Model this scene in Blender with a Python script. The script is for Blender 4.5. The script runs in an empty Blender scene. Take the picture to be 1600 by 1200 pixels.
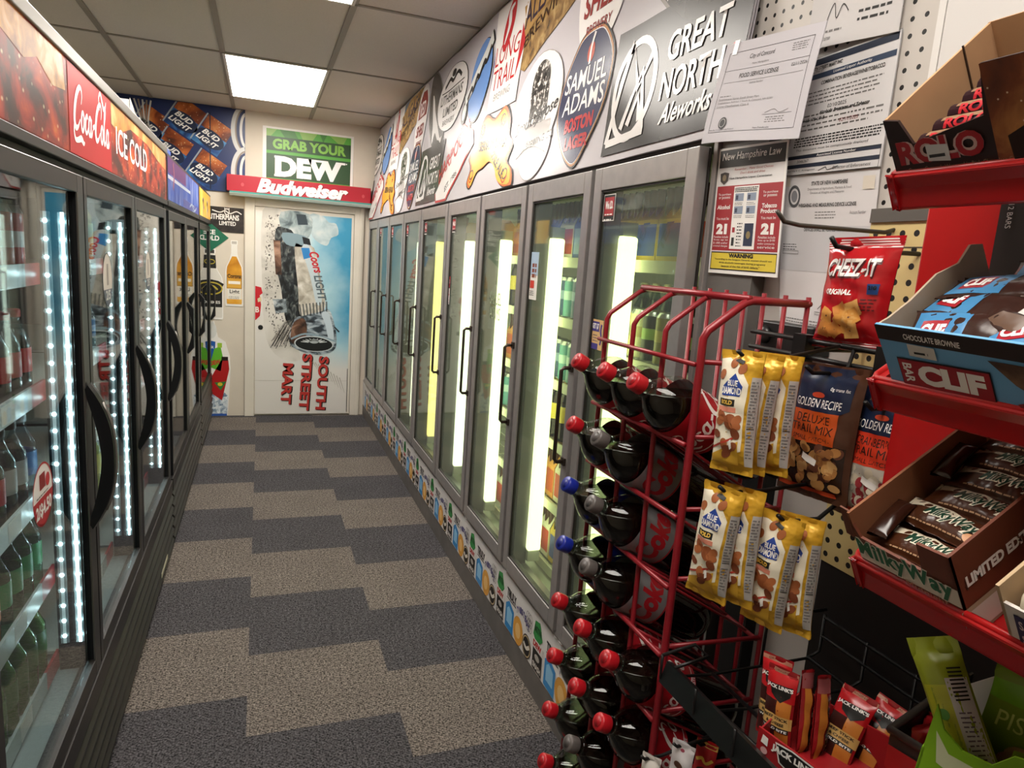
import bpy, bmesh, math, random
from mathutils import Vector, Matrix, geometry
random.seed(7)
SC = bpy.context.scene
COL = SC.collection
PI = math.pi
V3 = Vector

# ------------------------------------------------------------------ materials
def lin(c):
    return c / 12.92 if c <= 0.04045 else ((c + 0.055) / 1.055) ** 2.4

def rgb(h):
    return tuple(lin(int(h[i:i + 2], 16) / 255) for i in (0, 2, 4)) + (1.0,)

MATS = {}

def new_mat(name):
    m = bpy.data.materials.new(name)
    m.use_nodes = True
    return m, m.node_tree.nodes, m.node_tree.links, m.node_tree.nodes['Principled BSDF']

def M(h, rough=0.5, metal=0.0, emit=0.0, var=0.0, vs=40.0, bump=0.0, bs=200.0, coat=0.0, spec=0.5):
    """procedural surface: base colour with optional noise mottling and noise bump"""
    key = (h, rough, metal, emit, var, vs, bump, bs, coat, spec)
    if key in MATS:
        return MATS[key]
    m, N, L, b = new_mat('surface_' + h)
    b.inputs['Base Color'].default_value = rgb(h)
    b.inputs['Roughness'].default_value = rough
    b.inputs['Metallic'].default_value = metal
    b.inputs['Coat Weight'].default_value = coat
    b.inputs['Specular IOR Level'].default_value = spec
    if emit:
        b.inputs['Emission Color'].default_value = rgb(h)
        b.inputs['Emission Strength'].default_value = emit
    if var or bump:
        tc = N.new('ShaderNodeTexCoord')
        no = N.new('ShaderNodeTexNoise')
        no.inputs['Detail'].default_value = 3
        L.new(tc.outputs['Object'], no.inputs['Vector'])
        if var:
            no.inputs['Scale'].default_value = vs
            mx = N.new('ShaderNodeMixRGB')
            mx.blend_type = 'MULTIPLY'
            mx.inputs['Fac'].default_value = var
            mx.inputs['Color1'].default_value = rgb(h)
            cr = N.new('ShaderNodeValToRGB')
            cr.color_ramp.elements[0].position = 0.3
            cr.color_ramp.elements[1].position = 0.7
            L.new(no.outputs['Fac'], cr.inputs['Fac'])
            L.new(cr.outputs['Color'], mx.inputs['Color2'])
            L.new(mx.outputs['Color'], b.inputs['Base Color'])
        if bump:
            n2 = N.new('ShaderNodeTexNoise')
            n2.inputs['Scale'].default_value = bs
            L.new(tc.outputs['Object'], n2.inputs['Vector'])
            bp = N.new('ShaderNodeBump')
            bp.inputs['Strength'].default_value = bump
            bp.inputs['Distance'].default_value = 0.01
            L.new(n2.outputs['Fac'], bp.inputs['Height'])
            L.new(bp.outputs['Normal'], b.inputs['Normal'])
    MATS[key] = m
    return m

def emis(h, s):
    key = ('E', h, s)
    if key not in MATS:
        m, N, L, b = new_mat('light_' + h)
        b.inputs['Base Color'].default_value = rgb('eeeeee')
        b.inputs['Emission Color'].default_value = rgb(h)
        b.inputs['Emission Strength'].default_value = s
        MATS[key] = m
    return MATS[key]

def glass(tint='ffffff', ior=1.45, rough=0.02, boost=1.0, haze=0.0):
    """thin clear sheet: passes light straight on, mirrors by Fresnel"""
    key = ('G', tint, ior, rough, boost, haze)
    if key not in MATS:
        m, N, L, b = new_mat('glass_' + tint)
        N.remove(b)
        out = N['Material Output']
        tr = N.new('ShaderNodeBsdfTransparent'); tr.inputs['Color'].default_value = rgb(tint)
        gl = N.new('ShaderNodeBsdfGlossy'); gl.inputs['Roughness'].default_value = rough
        fr = N.new('ShaderNodeFresnel')
        ge = N.new('ShaderNodeNewGeometry'); mr = N.new('ShaderNodeMapRange')     # same mirror strength on both faces of the sheet
        mr.inputs['To Min'].default_value = ior; mr.inputs['To Max'].default_value = 1 / ior
        L.new(ge.outputs['Backfacing'], mr.inputs['Value']); L.new(mr.outputs[0], fr.inputs['IOR'])
        mu = N.new('ShaderNodeMath'); mu.operation = 'MULTIPLY'; mu.use_clamp = True
        mu.inputs[1].default_value = boost
        mx = N.new('ShaderNodeMixShader')
        L.new(fr.outputs[0], mu.inputs[0]); L.new(mu.outputs[0], mx.inputs['Fac'])
        L.new(tr.outputs[0], mx.inputs[1]); L.new(gl.outputs[0], mx.inputs[2])
        last = mx
        if haze:
            df = N.new('ShaderNodeBsdfDiffuse'); df.inputs['Color'].default_value = rgb('dfeae4')
            tc = N.new('ShaderNodeTexCoord')
            no = N.new('ShaderNodeTexNoise'); no.inputs['Scale'].default_value = 3.0
            no.inputs['Detail'].default_value = 5
            L.new(tc.outputs['Object'], no.inputs['Vector'])
            m2 = N.new('ShaderNodeMath'); m2.operation = 'MULTIPLY'; m2.inputs[1].default_value = haze
            L.new(no.outputs['Fac'], m2.inputs[0])
            mm = N.new('ShaderNodeMixShader')
            L.new(m2.outputs[0], mm.inputs['Fac'])
            L.new(mx.outputs[0], mm.inputs[1]); L.new(df.outputs[0], mm.inputs[2])
            last = mm
        L.new(last.outputs[0], out.inputs['Surface'])
        MATS[key] = m
    return MATS[key]

def print_mat(name, stops, scale=6.0, stretch=(1, 1, 1), rough=0.4, emit=0.0, detail=6, voro=0.0, distort=0.6):
    """a printed picture seen as mottled patches of ink: noise through a colour ramp"""
    m, N, L, b = new_mat(name)
    tc = N.new('ShaderNodeTexCoord')
    mp = N.new('ShaderNodeMapping'); mp.inputs['Scale'].default_value = stretch
    no = N.new('ShaderNodeTexNoise')
    no.inputs['Scale'].default_value = scale
    no.inputs['Detail'].default_value = detail
    no.inputs['Distortion'].default_value = distort
    cr = N.new('ShaderNodeValToRGB')
    els = cr.color_ramp.elements
    while len(els) < len(stops):
        els.new(0.5)
    for e, (p, h) in zip(els, stops):
        e.position = p; e.color = rgb(h)
    L.new(tc.outputs['Object'], mp.inputs['Vector']); L.new(mp.outputs[0], no.inputs['Vector'])
    L.new(no.outputs['Fac'], cr.inputs['Fac'])
    src = cr.outputs['Color']
    if voro:
        vo = N.new('ShaderNodeTexVoronoi'); vo.inputs['Scale'].default_value = voro
        L.new(mp.outputs[0], vo.inputs['Vector'])
        c2 = N.new('ShaderNodeValToRGB')
        c2.color_ramp.elements[0].position = 0.08; c2.color_ramp.elements[0].color = rgb('fff0c0')
        c2.color_ramp.elements[1].position = 0.22; c2.color_ramp.elements[1].color = (0, 0, 0, 1)
        L.new(vo.outputs['Distance'], c2.inputs['Fac'])
        ad = N.new('ShaderNodeMixRGB'); ad.blend_type = 'SCREEN'; ad.inputs['Fac'].default_value = 0.45
        L.new(src, ad.inputs['Color1']); L.new(c2.outputs['Color'], ad.inputs['Color2'])
        src = ad.outputs['Color']
    L.new(src, b.inputs['Base Color'])
    b.inputs['Roughness'].default_value = rough
    if emit:
        L.new(src, b.inputs['Emission Color'])
        b.inputs['Emission Strength'].default_value = emit
    return m

# ------------------------------------------------------------------ meshes
class MB:
    """collects shapes into one mesh"""
    def __init__(s):
        s.bm = bmesh.new(); s.mats = []
    def mi(s, m):
        if m not in s.mats: s.mats.append(m)
        return s.mats.index(m)
    def _tag(s, n0, m, smooth=False):
        s.bm.faces.ensure_lookup_table()
        i = s.mi(m)
        for f in s.bm.faces[n0:]:
            f.material_index = i; f.smooth = smooth
    def box(s, a, b, m, mat4=None):
        a, b = V3(a), V3(b)
        n0 = len(s.bm.faces)
        c, d = (a + b) / 2, b - a
        T = Matrix.Translation(c) @ Matrix.Diagonal((abs(d.x), abs(d.y), abs(d.z), 1))
        if mat4 is not None: T = mat4 @ T
        bmesh.ops.create_cube(s.bm, size=1, matrix=T)
        s._tag(n0, m); return s
    def face(s, pts, m):
        n0 = len(s.bm.faces)
        s.bm.faces.new([s.bm.verts.new(V3(p)) for p in pts]); s._tag(n0, m); return s
    def prism(s, pts, depth, m, fr=None):
        """2D outline extruded by depth; fr(u,v,n)->3D"""
        fr = fr or (lambda u, v, n: V3((u, v, n)))
        n0 = len(s.bm.faces)
        A = [s.bm.verts.new(fr(u, v, 0)) for u, v in pts]
        B = [s.bm.verts.new(fr(u, v, depth)) for u, v in pts]
        k = len(pts)
        tri = geometry.tessellate_polygon([[V3((u, v, 0)) for u, v in pts]])
        for t in tri:
            s.bm.faces.new([A[i] for i in t]); s.bm.faces.new([B[i] for i in reversed(t)])
        for i in range(k):
            s.bm.faces.new([A[i], A[(i + 1) % k], B[(i + 1) % k], B[i]])
        s._tag(n0, m)
        s.bm.normal_update()
        return s
    def tube(s, pts, r, m, seg=8, closed=False, cap=True):
        pts = [V3(p) for p in pts]
        n0 = len(s.bm.faces)
        rings = []
        up = None
        k = len(pts)
        for i, p in enumerate(pts):
            if closed: t = (pts[(i + 1) % k] - pts[i - 1]).normalized()
            else: t = (pts[min(i + 1, k - 1)] - pts[max(i - 1, 0)]).normalized()
            if up is None:
                up = t.orthogonal().normalized()
            else:
                up = up - t * up.dot(t)
                up = up.normalized() if up.length > 1e-6 else t.orthogonal().normalized()
            w = t.cross(up)
            rr = r[i] if isinstance(r, (list, tuple)) else r
            rings.append([s.bm.verts.new(p + (up * math.cos(a) + w * math.sin(a)) * rr)
                          for a in [2 * PI * j / seg for j in range(seg)]])
        for i in range(k if closed else k - 1):
            a, b = rings[i], rings[(i + 1) % k]
            for j in range(seg):
                s.bm.faces.new([a[j], a[(j + 1) % seg], b[(j + 1) % seg], b[j]])
        if cap and not closed:
            s.bm.faces.new(list(reversed(rings[0]))); s.bm.faces.new(rings[-1])
        s._tag(n0, m, seg > 5); return s
    def lathe(s, prof, m, fr=None, seg=24, cap=True):
        """prof: [(dist along axis, radius)]; fr maps local (x,y,z-axis) to 3D"""
        fr = fr or (lambda p: p)
        n0 = len(s.bm.faces)
        rings = []
        for z, r in prof:
            if callable(r):
                rings.append([s.bm.verts.new(fr(V3((r(a) * math.cos(a), r(a) * math.sin(a), z)))) for a in [2 * PI * j / seg for j in range(seg)]])
            else:
                r = max(r, 1e-5)
                rings.append([s.bm.verts.new(fr(V3((r * math.cos(a), r * math.sin(a), z)))) for a in [2 * PI * j / seg for j in range(seg)]])
        for a, b in zip(rings, rings[1:]):
            for j in range(seg):
                s.bm.faces.new([a[j], a[(j + 1) % seg], b[(j + 1) % seg], b[j]])
        if cap:
            s.bm.faces.new(list(reversed(rings[0]))); s.bm.faces.new(rings[-1])
        s._tag(n0, m, True); return s
    def grid(s, f, nu, nv, m, smooth=True, closed_u=False):
        n0 = len(s.bm.faces)
        R = [[s.bm.verts.new(f(i / nu, j / nv)) for i in range(nu + (0 if closed_u else 1))] for j in range(nv + 1)]
        for j in range(nv):
            for i in range(nu):
                i2 = (i + 1) % len(R[0])
                s.bm.faces.new([R[j][i], R[j][i2], R[j + 1][i2], R[j + 1][i]])
        s._tag(n0, m, smooth); return s
    def add_g(s, g):
        """take over the shapes of a flat graphic"""
        off = {}
        n0 = len(s.bm.faces)
        vm = {v: s.bm.verts.new(v.co) for v in g.bm.verts}
        for f in g.bm.faces:
            try: nf = s.bm.faces.new([vm[v] for v in f.verts])
            except ValueError: continue
            nf.material_index = s.mi(g.mats[f.material_index]); nf.smooth = g.smooth
        g.bm.free(); return s
    def build(s, name, parent=None, bevel=0.0, subd=0):
        me = bpy.data.meshes.new(name)
        s.bm.to_mesh(me); s.bm.free()
        for m in s.mats: me.materials.append(m)
        o = bpy.data.objects.new(name, me)
        COL.objects.link(o)
        if bevel:
            mod = o.modifiers.new('bevel', 'BEVEL'); mod.width = bevel; mod.segments = 2
            mod.limit_method = 'ANGLE'; mod.angle_limit = 0.7
        if subd:
            mod = o.modifiers.new('subd', 'SUBSURF'); mod.levels = subd; mod.render_levels = subd
        if parent is not None:
            o.parent = parent
            o.matrix_parent_inverse = Matrix.Translation(parent_world(parent)).inverted()
        return o

def parent_world(p):
    return p.location if p.parent is None else p.location  # parts are built in world coordinates

_TC = {}
def tmesh(s, bold, shear, sp):
    key = (s, bold, shear, sp)
    if key not in _TC:
        c = bpy.data.curves.new('t', 'FONT')
        c.body = s; c.resolution_u = 3; c.offset = bold; c.shear = shear; c.space_character = sp
        o = bpy.data.objects.new('t', c)
        me = bpy.data.meshes.new_from_object(o)
        vs = [(v.co.x, v.co.y) for v in me.vertices]
        fs = [tuple(p.vertices) for p in me.polygons]
        bpy.data.objects.remove(o); bpy.data.curves.remove(c); bpy.data.meshes.remove(me)
        x0 = min(v[0] for v in vs); x1 = max(v[0] for v in vs)
        y0 = min(v[1] for v in vs); y1 = max(v[1] for v in vs)
        _TC[key] = ([((x - x0) / (x1 - x0), (y - y0) / (y1 - y0)) for x, y in vs], fs, (x1 - x0) / (y1 - y0))
    return _TC[key]

def spline(pts, n=6, closed=False):
    out = []
    k = len(pts)
    rng = range(k if closed else k - 1)
    for i in rng:
        if closed: p0, p1, p2, p3 = pts[i - 1], pts[i], pts[(i + 1) % k], pts[(i + 2) % k]
        else: p0, p1, p2, p3 = pts[max(i - 1, 0)], pts[i], pts[i + 1], pts[min(i + 2, k - 1)]
        for j in range(n):
            t = j / n
            out.append(tuple(0.5 * (2 * p1[d] + (p2[d] - p0[d]) * t + (2 * p0[d] - 5 * p1[d] + 4 * p2[d] - p3[d]) * t * t
                                    + (3 * p1[d] - p0[d] - 3 * p2[d] + p3[d]) * t ** 3) for d in range(len(p1))))
    if not closed: out.append(tuple(pts[-1]))
    return out

class G:
    """flat graphic: layers of ink on a sheet, mapped onto a surface by fm(u,v,n)"""
    def __init__(s, fm, step=None, smooth=False, gap=0.0004):
        s.bm = bmesh.new(); s.mats = []; s.fm = fm; s.step = step; s.smooth = smooth; s.gap = gap; s.T = None
    def mi(s, m):
        if m not in s.mats: s.mats.append(m)
        return s.mats.index(m)
    def _p(s, x, y, l):
        if s.T: x, y = s.T(x, y)
        return s.bm.verts.new((x, y, l * s.gap))
    def poly(s, pts, m, l=1):
        try: tri = geometry.tessellate_polygon([[V3((p[0], p[1], 0)) for p in pts]])
        except Exception: return s
        vs = [s._p(p[0], p[1], l) for p in pts]; i = s.mi(m)
        for t in tri:
            try: f = s.bm.faces.new([vs[k] for k in t]); f.material_index = i
            except ValueError: pass
        return s
    def rect(s, x0, y0, x1, y1, m, l=1):
        vs = [s._p(*p, l) for p in ((x0, y0), (x1, y0), (x1, y1), (x0, y1))]
        f = s.bm.faces.new(vs); f.material_index = s.mi(m); return s
    def frame(s, x0, y0, x1, y1, w, m, l=1):
        s.rect(x0, y0, x1, y0 + w, m, l); s.rect(x0, y1 - w, x1, y1, m, l)
        s.rect(x0, y0 + w, x0 + w, y1 - w, m, l); s.rect(x1 - w, y0 + w, x1, y1 - w, m, l); return s
    def ell(s, cx, cy, rx, ry, m, l=1, rot=0, n=28):
        c, q = math.cos(math.radians(rot)), math.sin(math.radians(rot))
        pts = []
        for k in range(n):
            a = 2 * PI * k / n
            x, y = rx * math.cos(a), ry * math.sin(a)
            pts.append((cx + x * c - y * q, cy + x * q + y * c))
        vs = [s._p(*p, l) for p in pts]
        f = s.bm.faces.new(vs); f.material_index = s.mi(m); return s
    def ring(s, cx, cy, rx, ry, w, m, l=1, rot=0, a0=0, a1=360, n=36):
        pts = []
        c, q = math.cos(math.radians(rot)), math.sin(math.radians(rot))
        for k in range(n + 1):
            a = math.radians(a0 + (a1 - a0) * k / n)
            x, y = rx * math.cos(a), ry * math.sin(a)
            pts.append((cx + x * c - y * q, cy + x * q + y * c))
        return s.line(pts, w, m, l, False)
    def line(s, pts, w, m, l=1, smooth=True, n=5):
        """brush stroke along pts; w a width or list of widths"""
        if isinstance(w, (list, tuple)): P = [(p[0], p[1], ww) for p, ww in zip(pts, w)]
        else: P = [(p[0], p[1], w) for p in pts]
        if smooth: P = spline(P, n)
        L_, R_ = [], []
        for i, p in enumerate(P):
            a, b = P[max(i - 1, 0)], P[min(i + 1, len(P) - 1)]
            dx, dy = b[0] - a[0], b[1] - a[1]
            d = math.hypot(dx, dy) or 1
            nx, ny = -dy / d * p[2] / 2, dx / d * p[2] / 2
            L_.append(s._p(p[0] + nx, p[1] + ny, l)); R_.append(s._p(p[0] - nx, p[1] - ny, l))
        i = s.mi(m)
        for k in range(len(P) - 1):
            f = s.bm.faces.new([R_[k], R_[k + 1], L_[k + 1], L_[k]]); f.material_index = i
        return s
    def text(s, t, x, y, w, h, m, l=2, rot=0, bold=0.0, shear=0.0, sp=1.0, persp=None):
        vs, fs, asp = tmesh(t, bold, shear, sp)
        if w is None: w = h * asp
        c, q = math.cos(math.radians(rot)), math.sin(math.radians(rot))
        V = []
        for a, b in vs:
            px, py = a * w, b * h
            V.append(s._p(x + px * c - py * q, y + px * q + py * c, l))
        i = s.mi(m)
        for f in fs:
            try: nf = s.bm.faces.new([V[k] for k in f]); nf.material_index = i
            except ValueError: pass
        return s
    def ctext(s, t, cx, y, w, h, m, l=2, **k):
        if w is None: w = h * tmesh(t, k.get('bold', 0), k.get('shear', 0), k.get('sp', 1.0))[2]
        return s.text(t, cx - w / 2, y, w, h, m, l, **k)
    def lines(s, x0, x1, y0, y1, n, m, l=1, fill=0.34, rag=0.2):
        """rows of small print too small to read"""
        dy = (y1 - y0) / n
        for k in range(n):
            y = y1 - dy * (k + 1)
            x = x0
            xe = x1 - rag * random.random() * (x1 - x0)
            while x < xe:
                w = (0.3 + random.random() * 1.0) * dy * 1.5
                s.rect(x, y, min(x + w, xe), y + dy * fill, m, l); x += w + dy * 0.35
        return s
    def done(s):
        if s.step and len(s.bm.verts):
            xs = [v.co.x for v in s.bm.verts]; ys = [v.co.y for v in s.bm.verts]
            for ax, lo, hi in ((0, min(xs), max(xs)), (1, min(ys), max(ys))):
                k = math.floor(lo / s.step) + 1
                while k * s.step < hi:
                    co = [0, 0, 0]; no = [0, 0, 0]; co[ax] = k * s.step; no[ax] = 1
                    bmesh.ops.bisect_plane(s.bm, geom=s.bm.verts[:] + s.bm.edges[:] + s.bm.faces[:], plane_co=co, plane_no=no, dist=1e-6)
                    k += 1
        for v in s.bm.verts: v.co = V3(s.fm(*v.co))
        return s
    def build(s, name, parent=None):
        mb = MB(); s.done(); mb.add_g(s); return mb.build(name, parent)

def plane(O, U, W):
    O, U, W = V3(O), V3(U), V3(W); N = U.cross(W).normalized()
    return lambda u, v, n: O + U * u + W * v + N * n
def wall_r(x):      # sheets facing the aisle from the right wall; u = -y, v = z
    return lambda u, v, n: V3((x - n, -u, v))
def wall_l(x):      # facing the aisle from the left; u = y
    return lambda u, v, n: V3((x + n, u, v))
def wall_b(y):      # facing the camera; u = x
    return lambda u, v, n: V3((u, y - n, v))

# ------------------------------------------------------------------ scene objects
LABELS = {}
def tag(o, label, cat, group=None, kind=None):
    o['label'] = label; o['category'] = cat
    if group: o['group'] = group
    if kind: o['kind'] = kind
    return o
def thing(name, label, cat, loc=(0, 0, 0), group=None):
    o = bpy.data.objects.new(name, None); COL.objects.link(o)
    o.location = loc; o.empty_display_size = 0.05
    return tag(o, label, cat, group)
def struct(o):
    o['kind'] = 'structure'; return o
def dup(root, delta, label=None, group=None):
    """copy of a thing with copies of its parts and their sub-parts, moved by delta"""
    r = root.copy(); COL.objects.link(r); r.location = root.location + V3(delta)
    if label: r['label'] = label
    if group: r['group'] = group
    for ch in root.children:
        c = ch.copy(); COL.objects.link(c); c.parent = r; c.matrix_parent_inverse = ch.matrix_parent_inverse.copy()
        for g in ch.children:
            d = g.copy(); COL.objects.link(d); d.parent = c; d.matrix_parent_inverse = g.matrix_parent_inverse.copy()
    return r
ORD = ['first', 'second', 'third', 'fourth', 'fifth', 'sixth', 'seventh', 'eighth', 'ninth', 'tenth', 'eleventh', 'twelfth', 'thirteenth', 'fourteenth']
EXPOSURE = 0.0
CARPET_LIGHT, CARPET_DARK = '665f59', '464446'
LIGHT_COL = 'fff8ee'
L_CEIL, L_BACK, L_TUBE, L_LED = 22.0, 16.0, 3.4, 60.0
BAN_R = 0.27
# ------------------------------------------------------------------ camera (24 mm phone lens at eye height)
cam = bpy.data.cameras.new('camera'); co = bpy.data.objects.new('camera', cam); COL.objects.link(co)
cam.sensor_width = 36; cam.lens = 23.95; cam.clip_start = 0.02
yw, pt, rl = math.radians(20.5703), math.radians(-9.941), math.radians(4.0023)
fw = V3((math.sin(yw) * math.cos(pt), math.cos(yw) * math.cos(pt), math.sin(pt)))
rt = V3((math.cos(yw), -math.sin(yw), 0)); up = rt.cross(fw)
r2 = rt * math.cos(rl) + up * math.sin(rl); u2 = up * math.cos(rl) - rt * math.sin(rl)
co.matrix_world = Matrix(((r2.x, u2.x, -fw.x, 0), (r2.y, u2.y, -fw.y, 0), (r2.z, u2.z, -fw.z, 1.4975), (0, 0, 0, 1)))
SC.camera = co
SC.view_settings.view_transform = 'Standard'; SC.view_settings.look = 'None'
SC.view_settings.gamma = 1; SC.view_settings.use_curve_mapping = False
SC.view_settings.exposure = EXPOSURE
SC.cycles.use_denoising = True
SC.cycles.max_bounces = 10; SC.cycles.transparent_max_bounces = 24
SC.cycles.sample_clamp_indirect = 6
w = bpy.data.worlds.new('world'); SC.world = w; w.use_nodes = True
w.node_tree.nodes['Background'].inputs['Color'].default_value = (0.02, 0.02, 0.02, 1)

YB, XL, XW, ZC, YF = 6.40, -1.25, 0.96, 2.606, -2.6

# ------------------------------------------------------------------ carpet tiles
def carpet():
    m, N, L, b = new_mat('carpet_tiles')
    ge = N.new('ShaderNodeNewGeometry'); sx = N.new('ShaderNodeSeparateXYZ'); L.new(ge.outputs['Position'], sx.inputs[0])
    def mth(op, a, bb=None, clamp=False):
        n = N.new('ShaderNodeMath'); n.operation = op; n.use_clamp = clamp
        for i, q in enumerate((a, bb)):
            if q is None: continue
            if isinstance(q, (int, float)): n.inputs[i].default_value = q
            else: L.new(q, n.inputs[i])
        return n.outputs[0]
    X, Y = sx.outputs[0], sx.outputs[1]
    LT = 0.455
    def stripe(phase):      # 1 = dark tile
        return mth('LESS_THAN', mth('FLOORED_MODULO', mth('SUBTRACT', phase, Y), 2 * LT), LT)
    dl, dm, dr = stripe(5.8735), stripe(6.1208 - LT), stripe(5.9022 - LT)
    c1 = mth('GREATER_THAN', X, -0.0376); c2 = mth('GREATER_THAN', X, 0.442)
    def mixv(f, a, bb): return mth('ADD', mth('MULTIPLY', a, mth('SUBTRACT', 1.0, f)), mth('MULTIPLY', bb, f))
    dark = mixv(c2, mixv(c1, dl, dm), dr)
    # looped pile: fine speckle and slanting ribs
    rot = mth('ADD', mth('MULTIPLY', X, 0.6), mth('MULTIPLY', Y, 0.8))
    wv = mth('SINE', mth('MULTIPLY', rot, 620.0))
    n1 = N.new('ShaderNodeTexNoise'); n1.inputs['Scale'].default_value = 170; n1.inputs['Detail'].default_value = 4
    n2 = N.new('ShaderNodeTexNoise'); n2.inputs['Scale'].default_value = 5; n2.inputs['Detail'].default_value = 4
    L.new(ge.outputs['Position'], n1.inputs['Vector']); L.new(ge.outputs['Position'], n2.inputs['Vector'])
    cr = N.new('ShaderNodeMixRGB'); cr.inputs['Color1'].default_value = rgb(CARPET_LIGHT); cr.inputs['Color2'].default_value = rgb(CARPET_DARK)
    L.new(dark, cr.inputs['Fac'])
    n3 = N.new('ShaderNodeTexNoise'); n3.inputs['Scale'].default_value = 75; n3.inputs['Detail'].default_value = 2; L.new(ge.outputs['Position'], n3.inputs['Vector'])
    sp = mth('ADD', mth('ADD', mth('MULTIPLY', mth('SUBTRACT', n1.outputs['Fac'], 0.5), 5.2), mth('ADD', 1.0, mth('MULTIPLY', mth('SUBTRACT', n3.outputs['Fac'], 0.5), 1.8))), mth('MULTIPLY', wv, 0.14))
    sp = mth('MULTIPLY', mth('MAXIMUM', sp, 0.15), mth('ADD', mth('MULTIPLY', n2.outputs['Fac'], 0.35), 0.83))
    mu = N.new('ShaderNodeMixRGB'); mu.blend_type = 'MULTIPLY'; mu.inputs['Fac'].default_value = 1
    L.new(cr.outputs[0], mu.inputs['Color1']); L.new(sp, mu.inputs['Color2'])
    L.new(mu.outputs[0], b.inputs['Base Color'])
    b.inputs['Roughness'].default_value = 0.95; b.inputs['Specular IOR Level'].default_value = 0.1
    bp = N.new('ShaderNodeBump'); bp.inputs['Strength'].default_value = 0.5; bp.inputs['Distance'].default_value = 0.004
    L.new(mth('ADD', n1.outputs['Fac'], mth('MULTIPLY', wv, 0.2)), bp.inputs['Height']); L.new(bp.outputs[0], b.inputs['Normal'])
    return m

struct(MB().box((XL, YF, -0.06), (1.8, YB + 0.1, 0), carpet()).build('floor'))

# ------------------------------------------------------------------ ceiling: lay-in panels, grid and light panels
TX, TY, TXW, TYL = -0.2203, 4.6197, 0.6096, 1.2197
tile = M('d2cabd', 0.9, var=0.10, vs=260, bump=0.15, bs=500)
struct(MB().box((XL, YF, ZC), (1.8, YB + 0.1, ZC + 0.05), tile).build('ceiling'))
gridm = M('8f877a', 0.6)
xs = [TX + TXW * k for k in range(-2, 4)]
ys = [TY + TYL * k for k in range(-6, 2)]
g = MB()
for x in xs:
    if x < XL or x > 1.75: continue
    g.box((x - 0.015, YF, ZC - 0.006), (x + 0.015, YB, ZC + 0.001), gridm)
for y in ys:
    if y < YF or y > YB: continue
    g.box((XL, y - 0.010, ZC - 0.006), (1.75, y + 0.010, ZC + 0.001), gridm)
struct(g.build('trim_1'))
def light_panel(c, r, label, e):
    x0, y0 = TX + TXW * c, TY + TYL * r
    t = thing('ceiling_light', label, 'ceiling light', (x0 + TXW / 2, y0 + TYL / 2, ZC))
    MB().box((x0 + 0.016, y0 + 0.016, ZC - 0.010), (x0 + TXW - 0.016, y0 + TYL - 0.016, ZC - 0.006), emis(LIGHT_COL, e)).build('diffuser', t)
    f = MB(); fm_ = M('d8d4c8', 0.4)
    for a, b_ in (((0, 0), (TXW, 0.016)), ((0, TYL - 0.016), (TXW, TYL)), ((0, 0.016), (0.016, TYL - 0.016)), ((TXW - 0.016, 0.016), (TXW, TYL - 0.016))):
        f.box((x0 + a[0], y0 + a[1], ZC - 0.011), (x0 + b_[0], y0 + b_[1], ZC - 0.0062), fm_)
    f.build('frame', t)
light_panel(0, 0, 'glowing ceiling light panel in front of the green sign', L_CEIL)
light_panel(0, -2, 'ceiling light panel nearest the top edge of the photo', L_CEIL)
light_panel(0, -4, 'added ceiling light panel, unseen behind the viewer, brightening the foreground', L_BACK)  # unseen panel, added to light the foreground

# ------------------------------------------------------------------ walls
wallm = M('d6ccbc', 0.75, var=0.06, vs=6)
struct(MB().box((XL, YB, 0), (1.8, YB + 0.1, ZC), wallm).build('wall_back'))
struct(MB().box((XL - 0.1, YF, 0), (XL, YB + 0.1, ZC), wallm).build('wall_left'))
struct(MB().box((XL, YF - 0.1, 0), (1.8, YF, ZC), M('8a8078', 0.8)).build('wall_front'))
wr = MB()
wr.box((XW, YF, 0), (XW + 0.05, 1.19, ZC), M('c2bbb5', 0.7, var=0.05, vs=8))
struct(MB().box((1.02, 1.19, 1.89), (1.06, YB, ZC), wallm).build('wall_right'))
struct(MB().box((1.75, 1.19, 0), (1.8, YB, ZC), wallm).build('wall_right'))
struct(wr.build('wall_right'))

# pegboards: rows of round holes every inch
def peg_mat(h, step=0.0254, r=0.16, rough=0.5):
    m, N, L, b = new_mat('pegboard_' + h)
    ge = N.new('ShaderNodeNewGeometry'); sx = N.new('ShaderNodeSeparateXYZ'); L.new(ge.outputs['Position'], sx.inputs[0])
    def mth(op, a, bb=None):
        n = N.new('ShaderNodeMath'); n.operation = op
        for i, q in enumerate((a, bb)):
            if q is None: continue
            if isinstance(q, (int, float)): n.inputs[i].default_value = q
            else: L.new(q, n.inputs[i])
        return n.outputs[0]
    f = lambda o: mth('SUBTRACT', mth('FLOORED_MODULO', mth('DIVIDE', o, step), 1.0), 0.5)
    a, c = f(sx.outputs[1]), f(sx.outputs[2])
    d = mth('ADD', mth('MULTIPLY', a, a), mth('MULTIPLY', c, c))
    hole = mth('LESS_THAN', d, r * r)
    mx = N.new('ShaderNodeMixRGB'); mx.inputs['Color1'].default_value = rgb(h); mx.inputs['Color2'].default_value = rgb('0a0908')
    L.new(hole, mx.inputs['Fac']); L.new(mx.outputs[0], b.inputs['Base Color'])
    b.inputs['Roughness'].default_value = rough
    return m
pw = MB().box((XW - 0.006, 0.83, 1.60), (XW, 1.29, 2.42), peg_mat('bfb8b1'))
pw.box((XW - 0.008, 0.818, 1.60), (XW, 0.83, 2.45), M('dcd8d4', 0.3))
tag(pw.build('pegboard'), 'white pegboard with round holes behind the taped papers', 'pegboard')
py = MB().box((XW - 0.012, -0.2, 1.014), (XW, 0.889, 1.606), peg_mat('cdb77e', r=0.2))
py.box((XW - 0.016, -0.2, 1.606), (XW, 0.889, 1.628), M('55504b', 0.5))
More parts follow.
